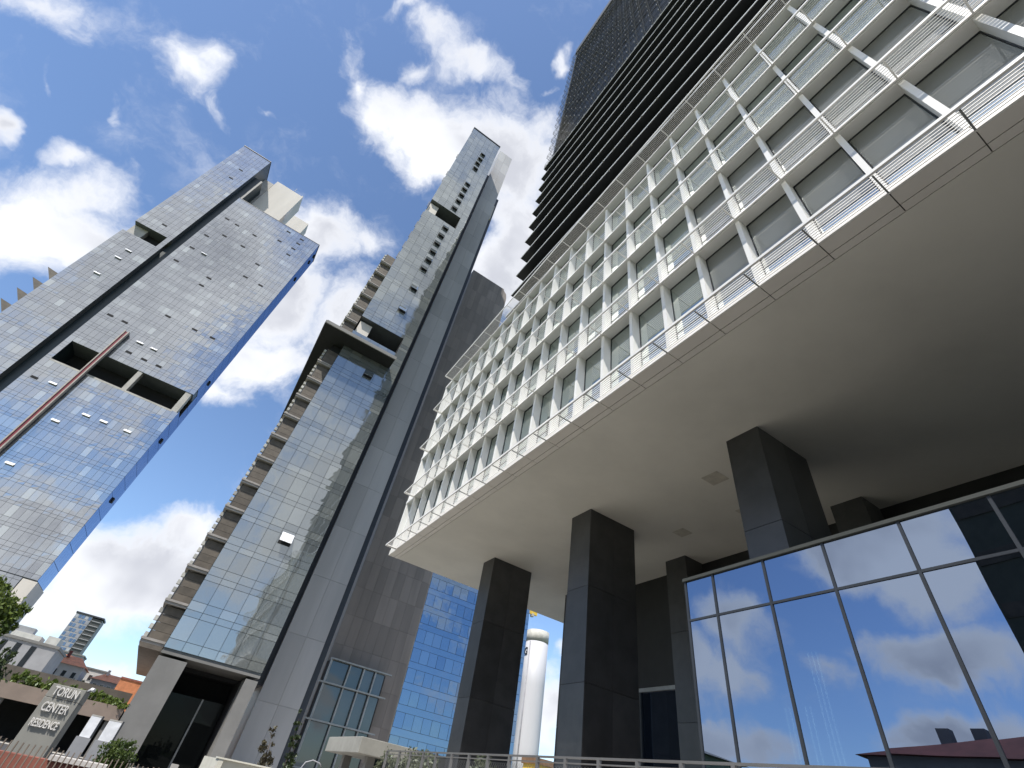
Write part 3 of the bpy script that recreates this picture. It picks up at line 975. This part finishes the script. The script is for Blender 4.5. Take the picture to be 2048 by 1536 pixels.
box('antenna', lt, -41.5, -41.1, 117.4, 117.8, 150.0, 150.6, 'rail_block')
cells = []


def grid(x0, x1, nx, z0, z1, fl, hole, hx):
    w = (x1 - x0) / nx
    k = 0
    while z0 + k * fl + 0.6 < z1:
        zb_ = z0 + k * fl
        for c in range(nx):
            band = (c % 6 == 5)
            for (a, b) in ((0.02, 0.78), (0.82, 2.80), (2.84, 3.36)):
                za, zb = zb_ + a, min(zb_ + b, z1 - 0.02)
                xa_, xb_ = x0 + c * w + 0.02, x0 + (c + 1) * w - 0.02
                if zb - za < 0.2:
                    continue
                if hole and xb_ > hx[0] + 0.3 and xa_ < hx[1] - 0.3 and zb > hole[0] and za < hole[1]:
                    if za < hole[0] - 0.25:
                        zb = hole[0] - 0.02
                    elif zb > hole[1] + 0.25:
                        za = hole[1] + 0.02
                    else:
                        continue
                cells.append((xa_, xb_, za, zb, band, a > 0.8 and b < 2.9))
        k += 1


grid(RX0, RX1, 24, 16.8, RZ1, 3.38, BO, (-49.8, RX1))
grid(RX0, -27.35, 22, 6.6, 16.7, 3.38, None, None)
grid(LX0, LX1, 8, 16.8, LZ1, 3.38, LO, (LX0, LX1 - 1.2))
# how clearly each pane shows: nearest first
def seen(c):
    p = Vector(((c[0] + c[1]) / 2, Y1, (c[2] + c[3]) / 2))
    f_ = p.dot(fw)
    u, v = p.dot(rx) / f_ * F_PX + 1024, p.dot(dn) / f_ * F_PX + 768
    return (0 if (-10 < u < 2058 and v < 1546) else 1, -(c[3] - c[2]) * 900 / f_)


cells.sort(key=seen)
rest = Batch()
for i, (xa_, xb_, za, zb, band, tall) in enumerate(cells):
    if i < 290:
        p = box('pane', lt, xa_, xb_, Y1, Y1 + 0.08, za, zb, 'glass_left')
        p.rotation_euler = (random.gauss(0, 0.0022), 0, random.gauss(0, 0.0022))
    else:
        u_ = math.sin(xa_ * 0.9 + za * 0.37) + math.sin(xa_ * 0.31 - za * 0.83 + 1.3) + random.gauss(0, 0.55)
        r = min(0.995, max(0.0, 0.5 + u_ * 0.24))
        if band:
            r = 0.45 + r * 0.15
        elif tall:
            r = min(0.99, r * 1.0)
        else:
            r = r * 0.6
        # each pane leans by a hair, so reflections break from pane to pane
        a, b = random.gauss(0, 0.006), random.gauss(0, 0.006)
        rest.poly([(xa_, Y1 + a, za), (xb_, Y1 + b, za), (xb_, Y1 + b + a * 0.5, zb), (xa_, Y1 + a * 0.3, zb)], r)
rest.build('small_panes', lt, 'glass_left_f', kind='stuff')
side = Batch()
k = 0
while 16.8 + 3.38 * k < RZ1 - 1:
    z = 16.8 + 3.38 * k
    for c in range(5):
        y0_ = Y1 + 0.12 + c * 1.58
        if BO[0] - 1 < z + 1.5 < BO[1] + 0.5 and c < 2:
            continue
        side.box(RX1 - 0.1, RX1, y0_, y0_ + 1.54, z, min(z + 3.3, RZ1))
    k += 1
side.build('side_panes', lt, 'glass_side', kind='stuff')
for z in (65.0, 47.5, 33.0, 109.8, 119.5, 124 - 1):
    box('side_vent', lt, RX1, RX1 + 0.25, Y1 + 3.6, Y1 + 4.6, z, z + 0.9, 'void')
T1D = [(-57.0, 136.9), (-56.8, 131.0), (-48.7, 114.3), (-45.7, 114.1), (-48.8, 104.4), (-45.8, 107.7), (-48.8, 97.9), (-48.9, 91.4), (-40.5, 114.0),
       (-40.5, 107.6), (-34.6, 117.3), (-30.2, 114.0), (-30.3, 117.4), (-30.2, 120.5), (-30.2, 123.0), (-34.5, 123.0), (-34.5, 104.2), (-40.6, 91.3),
       (-34.5, 97.8), (-30.2, 97.7), (-40.6, 88.0), (-49.0, 68.4), (-46.0, 68.4), (-40.7, 74.9), (-34.5, 74.8), (-30.3, 74.9),
       (-40.9, 61.9), (-37.7, 61.8), (-34.6, 61.8), (-57.3, 100.3), (-49.2, 48.5)]
T1L = [(-57.5, 87.1), (-57.6, 83.7), (-57.6, 77.0), (-46.2, 48.8), (-41.0, 42.2), (-34.8, 45.5), (-30.4, 45.5), (-41.0, 32.3), (-37.9, 45.4),
       (-37.8, 65.2), (-40.7, 65.2), (-45.8, 98.0)]
for (x, z) in T1D:
    box('vent_window', lt, x - 0.6, x + 0.6, Y1 - 0.05, Y1 - 0.01, z - 0.26, z + 0.26, 'void')
for (x, z) in T1L:
    me = box_mesh(1.35, 0.05, 0.6, M['tube'])
    link('open_sash', me, (x, Y1 - 0.22, z), lt, rot=(R_(-35), 0, 0))
box('red_mast', lt, -44.01, -43.55, 109.9, 110.3, 33.2, 65.7, 'red_bar')
box('mast_flange', lt, -44.23, -44.02, 109.75, 110.6, 33.1, 65.9, 'beige')
box('mast_flange', lt, -43.54, -43.33, 109.75, 110.6, 33.1, 65.9, 'beige')
box('mast_web', lt, -44.23, -43.33, 110.61, 110.9, 33.1, 65.9, 'frame_dark')
for i, z in enumerate((60.2, 64.0, 67.9, 71.9, 56.5, 52.8)):
    prism('side_balcony', lt, [(LX0 - 0.03, z - 1.9), (LX0 - 0.03, z + 0.8), (LX0 - 2.6, z + 1.3)], Y1 + 0.6, Y1 + 3.2, 'board')

# ------------------------------------------------------------------ blue mirror block, silo
bb = thing('blue_glass_block', (50, 106, GZ), 'bright blue mirror glass block seen between the brown wall and the pillar', 'office block')
yB = 100.0
bx0, bx1, bzt = 38.1, 64.7, 37.6
box('block_body', bb, bx0, bx1, yB + 0.1, yB + 12, GZ, bzt, 'glass_small')
box('parapet', bb, bx0 - 0.1, bx1 + 0.1, yB - 0.1, yB + 0.6, bzt, bzt + 0.25, 'frame_dark')
nb = 14
wB = (bx1 - bx0) / nb
for k in range(11):
    z = GZ + k * 3.56
    for c in range(nb):
        x0 = bx0 + c * wB + 0.03
        p = box('pane', bb, x0, x0 + wB - 0.06, yB, yB + 0.08, z + 0.05, z + 2.4, 'glass_blue')
        p.rotation_euler = (random.gauss(0, 0.006), 0, random.gauss(0, 0.006))
    box('spandrel', bb, bx0, bx1, yB + 0.02, yB + 0.09, z + 2.46, z + 3.55, 'glass_blue')
crane = thing('roof_crane', (66.3, 101.5, 37.0), 'small yellow crane jib end above the blue block beside the soffit edge', 'crane')
box('jib', crane, 65.0, 67.6, 101, 101.4, 37.0, 37.9, 'yellow')
box('jib_mast', crane, 64.9, 65.3, 101, 101.4, 30, 37.0, 'yellow')
box('cable_winch', crane, 66.0, 66.6, 100.8, 101.6, 36.5, 37.2, 'rail_block')

sl = thing('silo', (60.9, 90, GZ), 'white round silo with a stained rim and a drain pipe beside the blue block', 'silo')
rS, zS = 2.35, 29.9
cxS, cyS = 61.0, 90.0
tube('shell', sl, [(cxS, cyS, GZ), (cxS, cyS, 10), (cxS, cyS, 20), (cxS, cyS, zS - 2.2)], rS, 'silo', 40)
tube('rim', sl, [(cxS, cyS, zS - 2.2), (cxS, cyS, zS)], rS + 0.02, 'silo_top', 40)
an = math.atan2(-cyS, -cxS) - 0.62
tube('drain_pipe', sl, [(cxS + math.cos(an) * (rS + 0.1), cyS + math.sin(an) * (rS + 0.1), GZ), (cxS + math.cos(an) * (rS + 0.1), cyS + math.sin(an) * (rS + 0.1), zS - 2.4)], 0.12, 'pipe')
fc = bpy.data.curves.new('silo_letter', 'FONT')
fc.body = 'G'
fc.size = 1.9
fc.extrude = 0.04
fc.offset = 0.03
fc.align_x = 'CENTER'
fc.materials.append(M['letter_dark'])
an2 = math.atan2(-cyS, -cxS) - 1.08
text_mesh('letter', fc, (cxS + math.cos(an2) * (rS + 0.05), cyS + math.sin(an2) * (rS + 0.05), zS - 4.8), sl, rot=(R_(90), 0, an2 + R_(90)))

yw = thing('yellow_shed', (43.5, 62, GZ), 'small yellow shed with a brown roof seen past the foot of the middle pillar', 'shed')
box('wall', yw, 42.5, 46.0, 60, 63, GZ, 5.5, 'yellow')
box('roof', yw, 42.3, 46.2, 59.8, 63.2, 5.5, 6.1, 'wood_brown')
for x in (42.9, 44.2):
    box('window', yw, x, x + 0.7, 59.94, 59.99, 3.9, 5.0, 'orange')

# ------------------------------------------------------------------ gatehouse and low walls
gh = thing('gatehouse', (12, 33, GZ), 'small gatehouse with a thick flat cream roof slab by the hedge', 'gatehouse')
box('roof_slab', gh, 9.95, 16.5, 30.0, 36.1, 1.33, 2.02, 'gate_conc', bev=0.02)
for (x, y) in ((10.9, 31), (13.4, 31), (10.9, 35), (13.6, 35), (15.9, 31)):
    box('column', gh, x, x + 0.45, y, y + 0.45, GZ, 1.33, 'conc_base')
box('counter', gh, 10.7, 16.2, 32.3, 33, GZ, 0.6, 'dark_core')
box('pane', gh, 11.4, 13.3, 31.2, 31.24, 0.65, 1.32, 'glass_house')
box('bench', gh, 11.2, 12.7, 30.5, 30.9, 0.3, 0.62, 'wall_pale')
lw = thing('low_wall', (5, 20, GZ), 'low cream garden wall along the bottom edge in front of the tower foot', 'wall')
box('wall_body', lw, 2.6, 5.0, 20, 20.4, GZ, 0.02, 'low_wall')
box('wall_end', lw, 2.45, 2.6, 19.9, 24, GZ, 0.02, 'low_wall')
box('wall_cap', lw, 2.42, 5.05, 19.88, 20.5, 0.021, 0.06, 'low_wall')
hp = tube('pipe_hoop', None, [(5.12, 21, GZ), (5.16, 21, 0.15), (5.28, 21, 0.38), (5.5, 21, 0.47), (5.75, 21, 0.43), (5.85, 21, 0.36)], 0.018, 'pipe')
tag(hp, 'thin white bent pipe hoop standing beside the low cream wall', 'pipe')
gp = box('post', None, 0.98, 1.12, 14.9, 15.1, GZ, -0.22, 'conc_light')
gp.name = 'bollard'
tag(gp, 'short pale concrete post behind the slatted fence below the tower entrance', 'bollard')

# ------------------------------------------------------------------ fences
mf = thing('mesh_fence', (3.9, 6, GZ), 'grey wire mesh fence with square posts across the bottom right', 'fence')
XF = 3.9
py = [1.82, 1.69, 1.56, 1.41, 1.28, 1.145, 1.01, 0.88, 0.75, 0.62, 0.50, 0.38, 0.27, 0.15]
py = [2.6, 2.45, 2.33, 2.20, 2.08, 1.95] + py
py = [p * XF for p in py]
box('top_rail', mf, XF - 0.012, XF + 0.012, py[-1], py[0], 0.562, 0.58, 'fence_metal')
box('top_rail', mf, XF - 0.010, XF + 0.010, py[-1], py[0], 0.520, 0.53, 'fence_metal')
box('bottom_rail', mf, XF - 0.012, XF + 0.012, py[-1], py[0], -0.85, -0.82, 'fence_metal')
for y in py:
    box('post', mf, XF - 0.018, XF + 0.018, y - 0.016, y + 0.016, GZ, 0.561, 'fence_metal')
wr = Batch()
for a, b in zip(py[1:], py[:-1]):
    w = b - a - 0.05
    n = int(w / 0.05)
    for sgn in (1, -1):
        for i in range(-12, n + 1):
            # diagonal wires clipped to the bay
            s0, s1 = i * 0.05, i * 0.05 + 0.6
            t0, t1 = max(0, s0), min(w, s1)
            if t1 - t0 < 0.01:
                continue
            za, zb = -0.1 + (t0 - s0), -0.1 + (t1 - s0)
            if sgn < 0:
                ya, yb2 = a + 0.025 + w - t0, a + 0.025 + w - t1
            else:
                ya, yb2 = a + 0.025 + t0, a + 0.025 + t1
            r = 0.0022
            wr.poly([(XF + sgn * 0.002, ya - r, za), (XF + sgn * 0.002, ya + r, za), (XF + sgn * 0.002, yb2 + r, zb), (XF + sgn * 0.002, yb2 - r, zb)])
wr.build('wire_mesh', mf, 'wire', kind='stuff')
pk = thing('picket_fence', (-0.5, 9, GZ), 'slatted metal fence of thin upright bars in the bottom left corner', 'fence')
x = -2.3
while x < 1.15:
    box('slat', pk, x, x + 0.012, 8.98, 9.02, GZ, -0.2 + random.uniform(-0.012, 0.012), 'slat')
    x += 0.06
box('rail', pk, -2.3, 1.2, 9.02, 9.045, -0.75, -0.71, 'slat')
rw = thing('red_wall', (-0.8, 9.6, GZ), 'low rusty red planter wall behind the slatted fence', 'wall')
box('wall_body', rw, -2.6, -0.12, 9.5, 9.8, GZ, -0.33, 'rust')
box('wall_cap', rw, -0.75, -0.1, 9.45, 9.85, -0.329, -0.28, 'wall_pale')

# ------------------------------------------------------------------ sign
sg = thing('monument_sign', (-2.35, 22.5, GZ), 'grey stone sign pillar with raised letters TORUN CENTER RESIDENCE', 'sign')
zr = [GZ, -0.05, 0.36, 0.93]
for a, b in ((GZ, 0.585), (0.593, 0.93)):
    box('stone_block', sg, -2.80, -1.88, 22.0, 23.7, a, b, 'sign', bev=0.008)
for txt, zz, sz, x0, wd in (('TORUN', 0.665, 0.235, -2.68, 0.66), ('CENTER', 0.265, 0.235, -2.70, 0.68), ('RESIDENCE', -0.115, 0.20, -2.72, 0.70)):
    fc = bpy.data.curves.new('letters', 'FONT')
    fc.body = txt
    fc.size = sz * 1.35
    fc.extrude = 0.018
    fc.offset = 0.005
    fc.materials.append(M['letter'])
    text_mesh('lettering', fc, (x0, 21.955, zz), sg, rot=(R_(90), 0, 0), width=wd)
lampb = tube('sign_lamp', None, [(-1.86, 22.4, 0.93), (-1.80, 22.3, 1.0), (-1.72, 22.2, 0.98)], 0.05, 'tube')
tag(lampb, 'small white flood lamp on the top right corner of the sign pillar', 'lamp')

# ------------------------------------------------------------------ low terrace with planter, background
lt2 = thing('terrace_building', (-8, 64, GZ), 'low building with a brown fascia band and dark openings under a planted roof', 'building')
box('fascia', lt2, -22, -1.75, 60, 61, 0.95, 2.0, 'band')
box('roof_slab', lt2, -22, -1.8, 61, 72, 1.2, 1.9, 'conc_base')
box('back_wall', lt2, -22, -1.9, 70, 71, GZ, 1.2, 'dark_core')
for x in (-19, -14.5, -10.6, -6.5, -2.6):
    box('column', lt2, x, x + 0.5, 60.3, 60.8, GZ, 0.95, 'conc_base')
box('rear_parapet', lt2, -20, -2.0, 66, 66.4, 1.9, 3.35, 'board')
h1 = thing('roof_hedge', (-8, 61, 2.0), 'green hedge growing along the roof edge of the low terrace building', 'hedge')
foliage('leaves', h1, [((-9.2, 60.7, 2.3), (2.4, 0.8, 0.6)), ((-6.8, 60.7, 2.3), (1.8, 0.8, 0.45)), ((-4, 60.7, 2.3), (1.9, 0.8, 0.5)), ((-2.2, 60.5, 2.1), (0.9, 0.7, 0.4))], 4200, 0.13, 'leaf_bright', 3, kind='stuff')


for (x, w, h_, lab) in ((-3.2, 0.75, 1.0, 'made-up white panel in place of a bright patch right of the sign pillar under the brown fascia'),
                        (-1.75, 0.95, 0.95, 'made-up white panel in place of a bright patch beside the round green bush, right of a dark gap')):
    nb_ = thing('made_up_panel', (x, 57.6, GZ), lab, 'panel', 'made-up white panels under the terrace building')
    box('board', nb_, x - w / 2, x + w / 2, 57.55, 57.62, -0.35, h_, 'tube', bev=0.01)  # invented white panel, stands in for a bright patch under the terrace
    box('cap', nb_, x - w / 2, x + w / 2, 57.54, 57.63, h_ + 0.002, h_ + 0.1, 'conc_light')
    box('plinth', nb_, x - w / 2 - 0.15, x + w / 2 + 0.12, 57.5, 57.9, GZ, -0.352, 'wall_grey')
    box('side_post', nb_, x + w / 2 + 0.02, x + w / 2 + 0.14, 57.55, 57.7, -0.351, h_ + 0.1, 'frame_dark')


def windows(parent, x0, x1, y, z0, z1, nx, nz, ww=0.9, hh=1.2, mt='glass_small'):
    for i in range(nx):
        for j in range(nz):
            cx_ = x0 + (x1 - x0) * (i + 0.5) / nx
            cz_ = z0 + (z1 - z0) * (j + 0.5) / nz
            f_ = box('window', parent, cx_ - ww / 2, cx_ + ww / 2, y - 0.06, y - 0.005, cz_ - hh / 2, cz_ + hh / 2, 'wall_pale')
            box('pane', f_, cx_ - ww / 2 + 0.1, cx_ + ww / 2 - 0.1, y - 0.09, y - 0.062, cz_ - hh / 2 + 0.1, cz_ + hh / 2 - 0.1, mt)


def gable(parent, x0, x1, y0, y1, z, h, mt='roof_tile', ov=0.4):
    o = wpos(parent)
    x0 -= ov; x1 += ov; y0 -= ov; y1 += ov
    cx_, q = (x0 + x1) / 2, (x1 - x0) * 0.28
    ym = (y0 + y1) / 2
    v = [(x0, y0, z), (x1, y0, z), (x1, y1, z), (x0, y1, z), (x0 + q, ym, z + h), (x1 - q, ym, z + h)]
    me = bpy.data.meshes.new('roof')
    me.from_pydata([(a - o.x, b - o.y, c - o.z) for a, b, c in v], [], [(0, 1, 5, 4), (1, 2, 5), (2, 3, 4, 5), (3, 0, 4), (3, 2, 1, 0)])
    me.materials.append(M[mt])
    r = link('roof', me, o, parent)
    WPOS[r.name] = o
    return r


g1 = thing('slotted_building', (-22, 112, GZ), 'grey building with tall dark slot windows at the left picture edge', 'building')
box('wall', g1, -30, -16.6, 111, 122, GZ, 8.8, 'wall_grey')
box('roof_edge', g1, -30.2, -16.4, 110.8, 122, 8.8, 9.15, 'conc_base')
for x in (-23.8, -21.9, -19.9, -18.1 - 8, -27.8):
    box('slot_window', g1, x, x + 0.75, 110.95, 110.99, 3.8, 8.4, 'glass_small')
hs = thing('orange_roof_house', (-19.5, 155, GZ), 'pale house with an orange tiled hip roof right below the distant tower', 'house')
box('wall', hs, -23.5, -15.8, 150, 160, GZ, 9.9, 'wall_pale')
rf = gable(hs, -23.5, -15.8, 150, 160, 9.9, 1.9)
box('chimney', rf, -20.6, -20.0, 153, 153.6, 11.3, 12.5, 'red_roof')
windows(hs, -23.2, -16, 150, 4.5, 9.5, 4, 2)
hs2 = thing('tiled_house', (-10.3, 155, GZ), 'grey house with a red tiled roof left of the orange brick block', 'house')
box('wall', hs2, -13.3, -7.2, 150, 160, GZ, 8.6, 'wall_grey')
rf = gable(hs2, -13.3, -7.2, 150, 160, 8.6, 1.6)
box('chimney', rf, -11.6, -11.1, 153, 153.5, 9.8, 10.8, 'wall_pale')
windows(hs2, -13, -7.5, 150, 4.2, 8.4, 4, 2)
hs3 = thing('white_house', (-15.2, 172, GZ), 'whitewashed house between the two tiled houses, partly hidden by trees', 'house')
box('wall', hs3, -18.5, -12.5, 168, 176, GZ, 11.2, 'wall_pale')
box('roof', hs3, -18.7, -12.3, 167.8, 176, 11.2, 11.5, 'conc_base')
windows(hs3, -18.2, -12.8, 168, 6, 10.8, 3, 2)
ob = thing('orange_brick_block', (-3.4, 93, GZ), 'plain orange brick block against the foot of the middle tower', 'building')
box('wall', ob, -5.0, 0.5, 90, 97, GZ, 5.85, 'orange')
box('parapet', ob, -5.05, 0.5, 89.9, 97, 5.851, 6.05, 'rust')
ft = thing('distant_tower', (-70, 505, GZ), 'distant grey glass tower with a dark side on the skyline at lower left', 'tower')
box('glass_front', ft, -79, -67.9, 500, 517, GZ, 63.5, 'wall_grey')
box('dark_front', ft, -67.8, -61, 500.4, 517, GZ, 63.0, 'tower_dark')
box('roof_slab', ft, -79.6, -60.4, 499.5, 517.5, 63.6, 64.6, 'frame_dark')
for k in range(19):
    z = 6 + k * 3.05
    for c in range(5):
        x = -78.7 + c * 2.17
        box('window', ft, x, x + 1.75, 499.9, 499.98, z, z + 2.1, 'glass_blue' if (k + c) % 3 else 'glass_left')
    box('balcony', ft, -67.5, -61.2, 499.8, 500.3, z, z + 0.5, 'wall_grey')
db = thing('distant_block', (-42, 304, GZ), 'distant pale apartment block standing in front of the far tower', 'building')
box('wall', db, -51, -34.5, 300, 312, GZ, 23.5, 'wall_grey')
box('stair_tower', db, -50.5, -46, 299, 311, GZ, 27.5, 'wall_pale')
box('roof', db, -51.2, -34.2, 299.7, 312, 23.51, 24.0, 'conc_base')
windows(db, -45.5, -35, 300, 12, 23, 5, 4, 1.2, 1.5)
db2 = thing('distant_flats', (-74, 304, GZ), 'pale flats with a flat roof on the skyline left of the far tower', 'building')
box('wall', db2, -84, -53, 302, 312, GZ, 26.8, 'wall_pale')
box('roof_hut', db2, -66, -57, 303, 308, 26.8, 29.0, 'wall_grey')
windows(db2, -83, -54, 302, 12, 26, 9, 4, 1.3, 1.6)
# skyline row further off, closes the horizon
for i, (x, w, h, lab) in enumerate(((20, 60, 18, 'long pale block far behind the middle tower, mostly hidden'),)):
    b_ = thing('far_block', (x, 420, GZ), lab, 'building')
    box('wall', b_, x - w / 2, x + w / 2, 420, 440, GZ, h, 'wall_pale')
    box('roof', b_, x - w / 2 - 0.3, x + w / 2 + 0.3, 419.7, 440.3, h, h + 0.5, 'conc_base')


# ------------------------------------------------------------------ plants
def tree(name, x, y, z0, h, blobs, n, size, mt, label, cat, seed, group=None, lean=0.0, tr=0.09):
    t = thing(name, (x, y, z0), label, cat, group)
    rg = random.Random(seed)
    top = Vector((x + lean, y, z0 + h * 0.72))
    tube('trunk', t, [(x, y, z0), (x + lean * 0.4, y, z0 + h * 0.35), tuple(top)], tr, 'bark', 7, r2=tr * 0.3)
    for c, r in blobs[:5]:
        b0 = Vector((x + lean * 0.4, y, z0 + h * rg.uniform(0.3, 0.55)))
        tube('limb', t, [tuple(b0), tuple((b0 + Vector(c)) / 2 + Vector((0, 0, 0.05))), c], tr * 0.4, 'bark', 5, r2=tr * 0.1)
    foliage('crown', t, blobs, n, size, mt, seed)
    return t


tree('leafy_tree', -6.9, 25, GZ, 5.0, [((-6.3, 25, 2.55), (1.0, 0.8, 0.6)), ((-5.6, 25.1, 2.75), (0.5, 0.5, 0.33)), ((-6.1, 24.9, 1.8), (0.85, 0.7, 0.5)), ((-5.6, 25, 2.25), (0.5, 0.5, 0.36)), ((-6.7, 25, 3.1), (0.7, 0.6, 0.45)), ((-5.9, 25, 1.25), (0.6, 0.5, 0.4))],
     5200, 0.085, 'leaf_bright', 'bright green leafy tree branch at the left picture edge', 'tree', 11)
tree('dark_tree', -6.2, 30, GZ, 4.0, [((-6.1, 30, 1.2), (0.75, 0.7, 0.55)), ((-6.4, 30, 0.5), (0.8, 0.7, 0.5)), ((-6.0, 30, 1.8), (0.4, 0.4, 0.35))],
     1800, 0.09, 'leaf_dark', 'dark green tree under the bright branch, left of the terrace', 'tree', 12)
tree('round_bush', -0.1, 22, GZ, 1.6, [((-0.25, 22, -0.35), (0.42, 0.4, 0.38)), ((0.1, 22, -0.45), (0.32, 0.35, 0.4)), ((-0.35, 22, -0.75), (0.4, 0.4, 0.35)), ((0.15, 22, -0.9), (0.4, 0.4, 0.35)), ((0.05, 22, -0.1), (0.2, 0.2, 0.18))],
     5600, 0.042, 'leaf', 'round green bush at the foot of the left leg wall', 'bush', 13, tr=0.05)
tree('young_tree', 4.2, 22, GZ, 3.2, [((4.05, 22, 0.95), (0.16, 0.16, 0.3)), ((4.0, 22, 0.5), (0.25, 0.22, 0.3)), ((4.2, 22, 0.1), (0.3, 0.25, 0.35)), ((4.3, 22, -0.4), (0.3, 0.25, 0.3))],
     1100, 0.05, 'leaf_brown', 'thin young tree with dry brown leaves in front of the grey core', 'tree', 14, lean=-0.1, tr=0.03)
tree('young_tree', 5.15, 23, GZ, 3.6, [((4.95, 23, 1.6), (0.15, 0.15, 0.35)), ((5.05, 23, 1.0), (0.25, 0.2, 0.4)), ((5.2, 23, 0.3), (0.3, 0.25, 0.45)), ((5.3, 23, -0.4), (0.3, 0.25, 0.4))],
     1300, 0.055, 'leaf_dark', 'thin dark young tree leaning against the brown block edge', 'tree', 15, lean=-0.1, tr=0.03)
hg = thing('ivy_hedge', (6, 13, GZ), 'grey green leafy hedge behind the mesh fence beside the gatehouse', 'hedge')
foliage('leaves', hg, [((6, 15.2, 0.45), (0.35, 0.75, 0.42)), ((6, 13.9, 0.5), (0.4, 0.8, 0.42)), ((6, 12.9, 0.55), (0.3, 0.5, 0.45)), ((6, 13.5, -0.2), (0.4, 2.3, 0.5))], 3600, 0.045, 'leaf_grey', 21, kind='stuff')
hg2 = thing('ivy_shrub', (5.4, 9.7, GZ), 'loose grey green shrub in front of the slim pillar foot behind the mesh fence', 'shrub')
foliage('leaves', hg2, [((5.4, 9.35, 0.55), (0.22, 0.35, 0.26)), ((5.4, 8.75, 0.48), (0.2, 0.3, 0.2)), ((5.4, 9.2, 0.2), (0.25, 0.6, 0.3))], 1100, 0.035, 'leaf_grey', 22)
for i, (x, y, z, r, lab) in enumerate(((-20.5, 140, 5.6, 1.8, 'dark tree in front of the orange roofed house'), (-14.6, 140, 6.0, 1.7, 'tree between the two tiled houses'),
                                       (-11.5, 138, 5.2, 1.5, 'small tree before the grey tiled house'), (-17.5, 138, 5.0, 1.4, 'low tree right of the orange roofed house'))):
    tree('garden_tree', x, y, GZ, z + 1.6, [((x, y, z), (r, r, r * 0.8)), ((x + r * 0.6, y, z - 1), (r * 0.8, r * 0.8, r * 0.7)), ((x - r * 0.6, y, z - 1), (r * 0.8, r * 0.8, r * 0.7))],
         900, 0.22, 'leaf_dark', lab, 'tree', 30 + i, tr=0.2)

# ------------------------------------------------------------------ across the road, seen only as reflections in the lobby glass
ro = thing('red_roof_house', (-19, 9, GZ), 'dark red roofed house across the road, mirrored at the foot of the lobby glass', 'house')
box('wall', ro, -23, -15.5, 2, 16, GZ, 5.3, 'wall_grey')
gable(ro, -23, -15.5, 2, 16, 5.3, 1.3, 'red_roof')
for y in (11.6, 13.2):
    box('chimney', ro, -19.5, -19.0, y, y + 0.6, 5.6, 7.1, 'wall_grey')
go = thing('green_house', (-18, 31, GZ), 'pale green gabled house across the road, mirrored at the left end of the lobby glass', 'house')
box('wall', go, -22, -15.5, 28.3, 34, GZ, 5.6, 'wall_green')
gable(go, -22, -15.5, 28.3, 34, 5.6, 0.8, 'conc_base')
dk = thing('olive_block', (-38, 0, GZ), 'dark olive office block across the road, mirrored in the right part of the lobby glass', 'office block')
box('wall', dk, -46, -30.2, -34, 11.2, GZ, 30, 'olive')
for k in range(8):
    box('band', dk, -30.19, -30.1, -33.8, 11.0, GZ + 2 + k * 3.8, GZ + 3.0 + k * 3.8, 'board')

print('objects', len(bpy.data.objects))
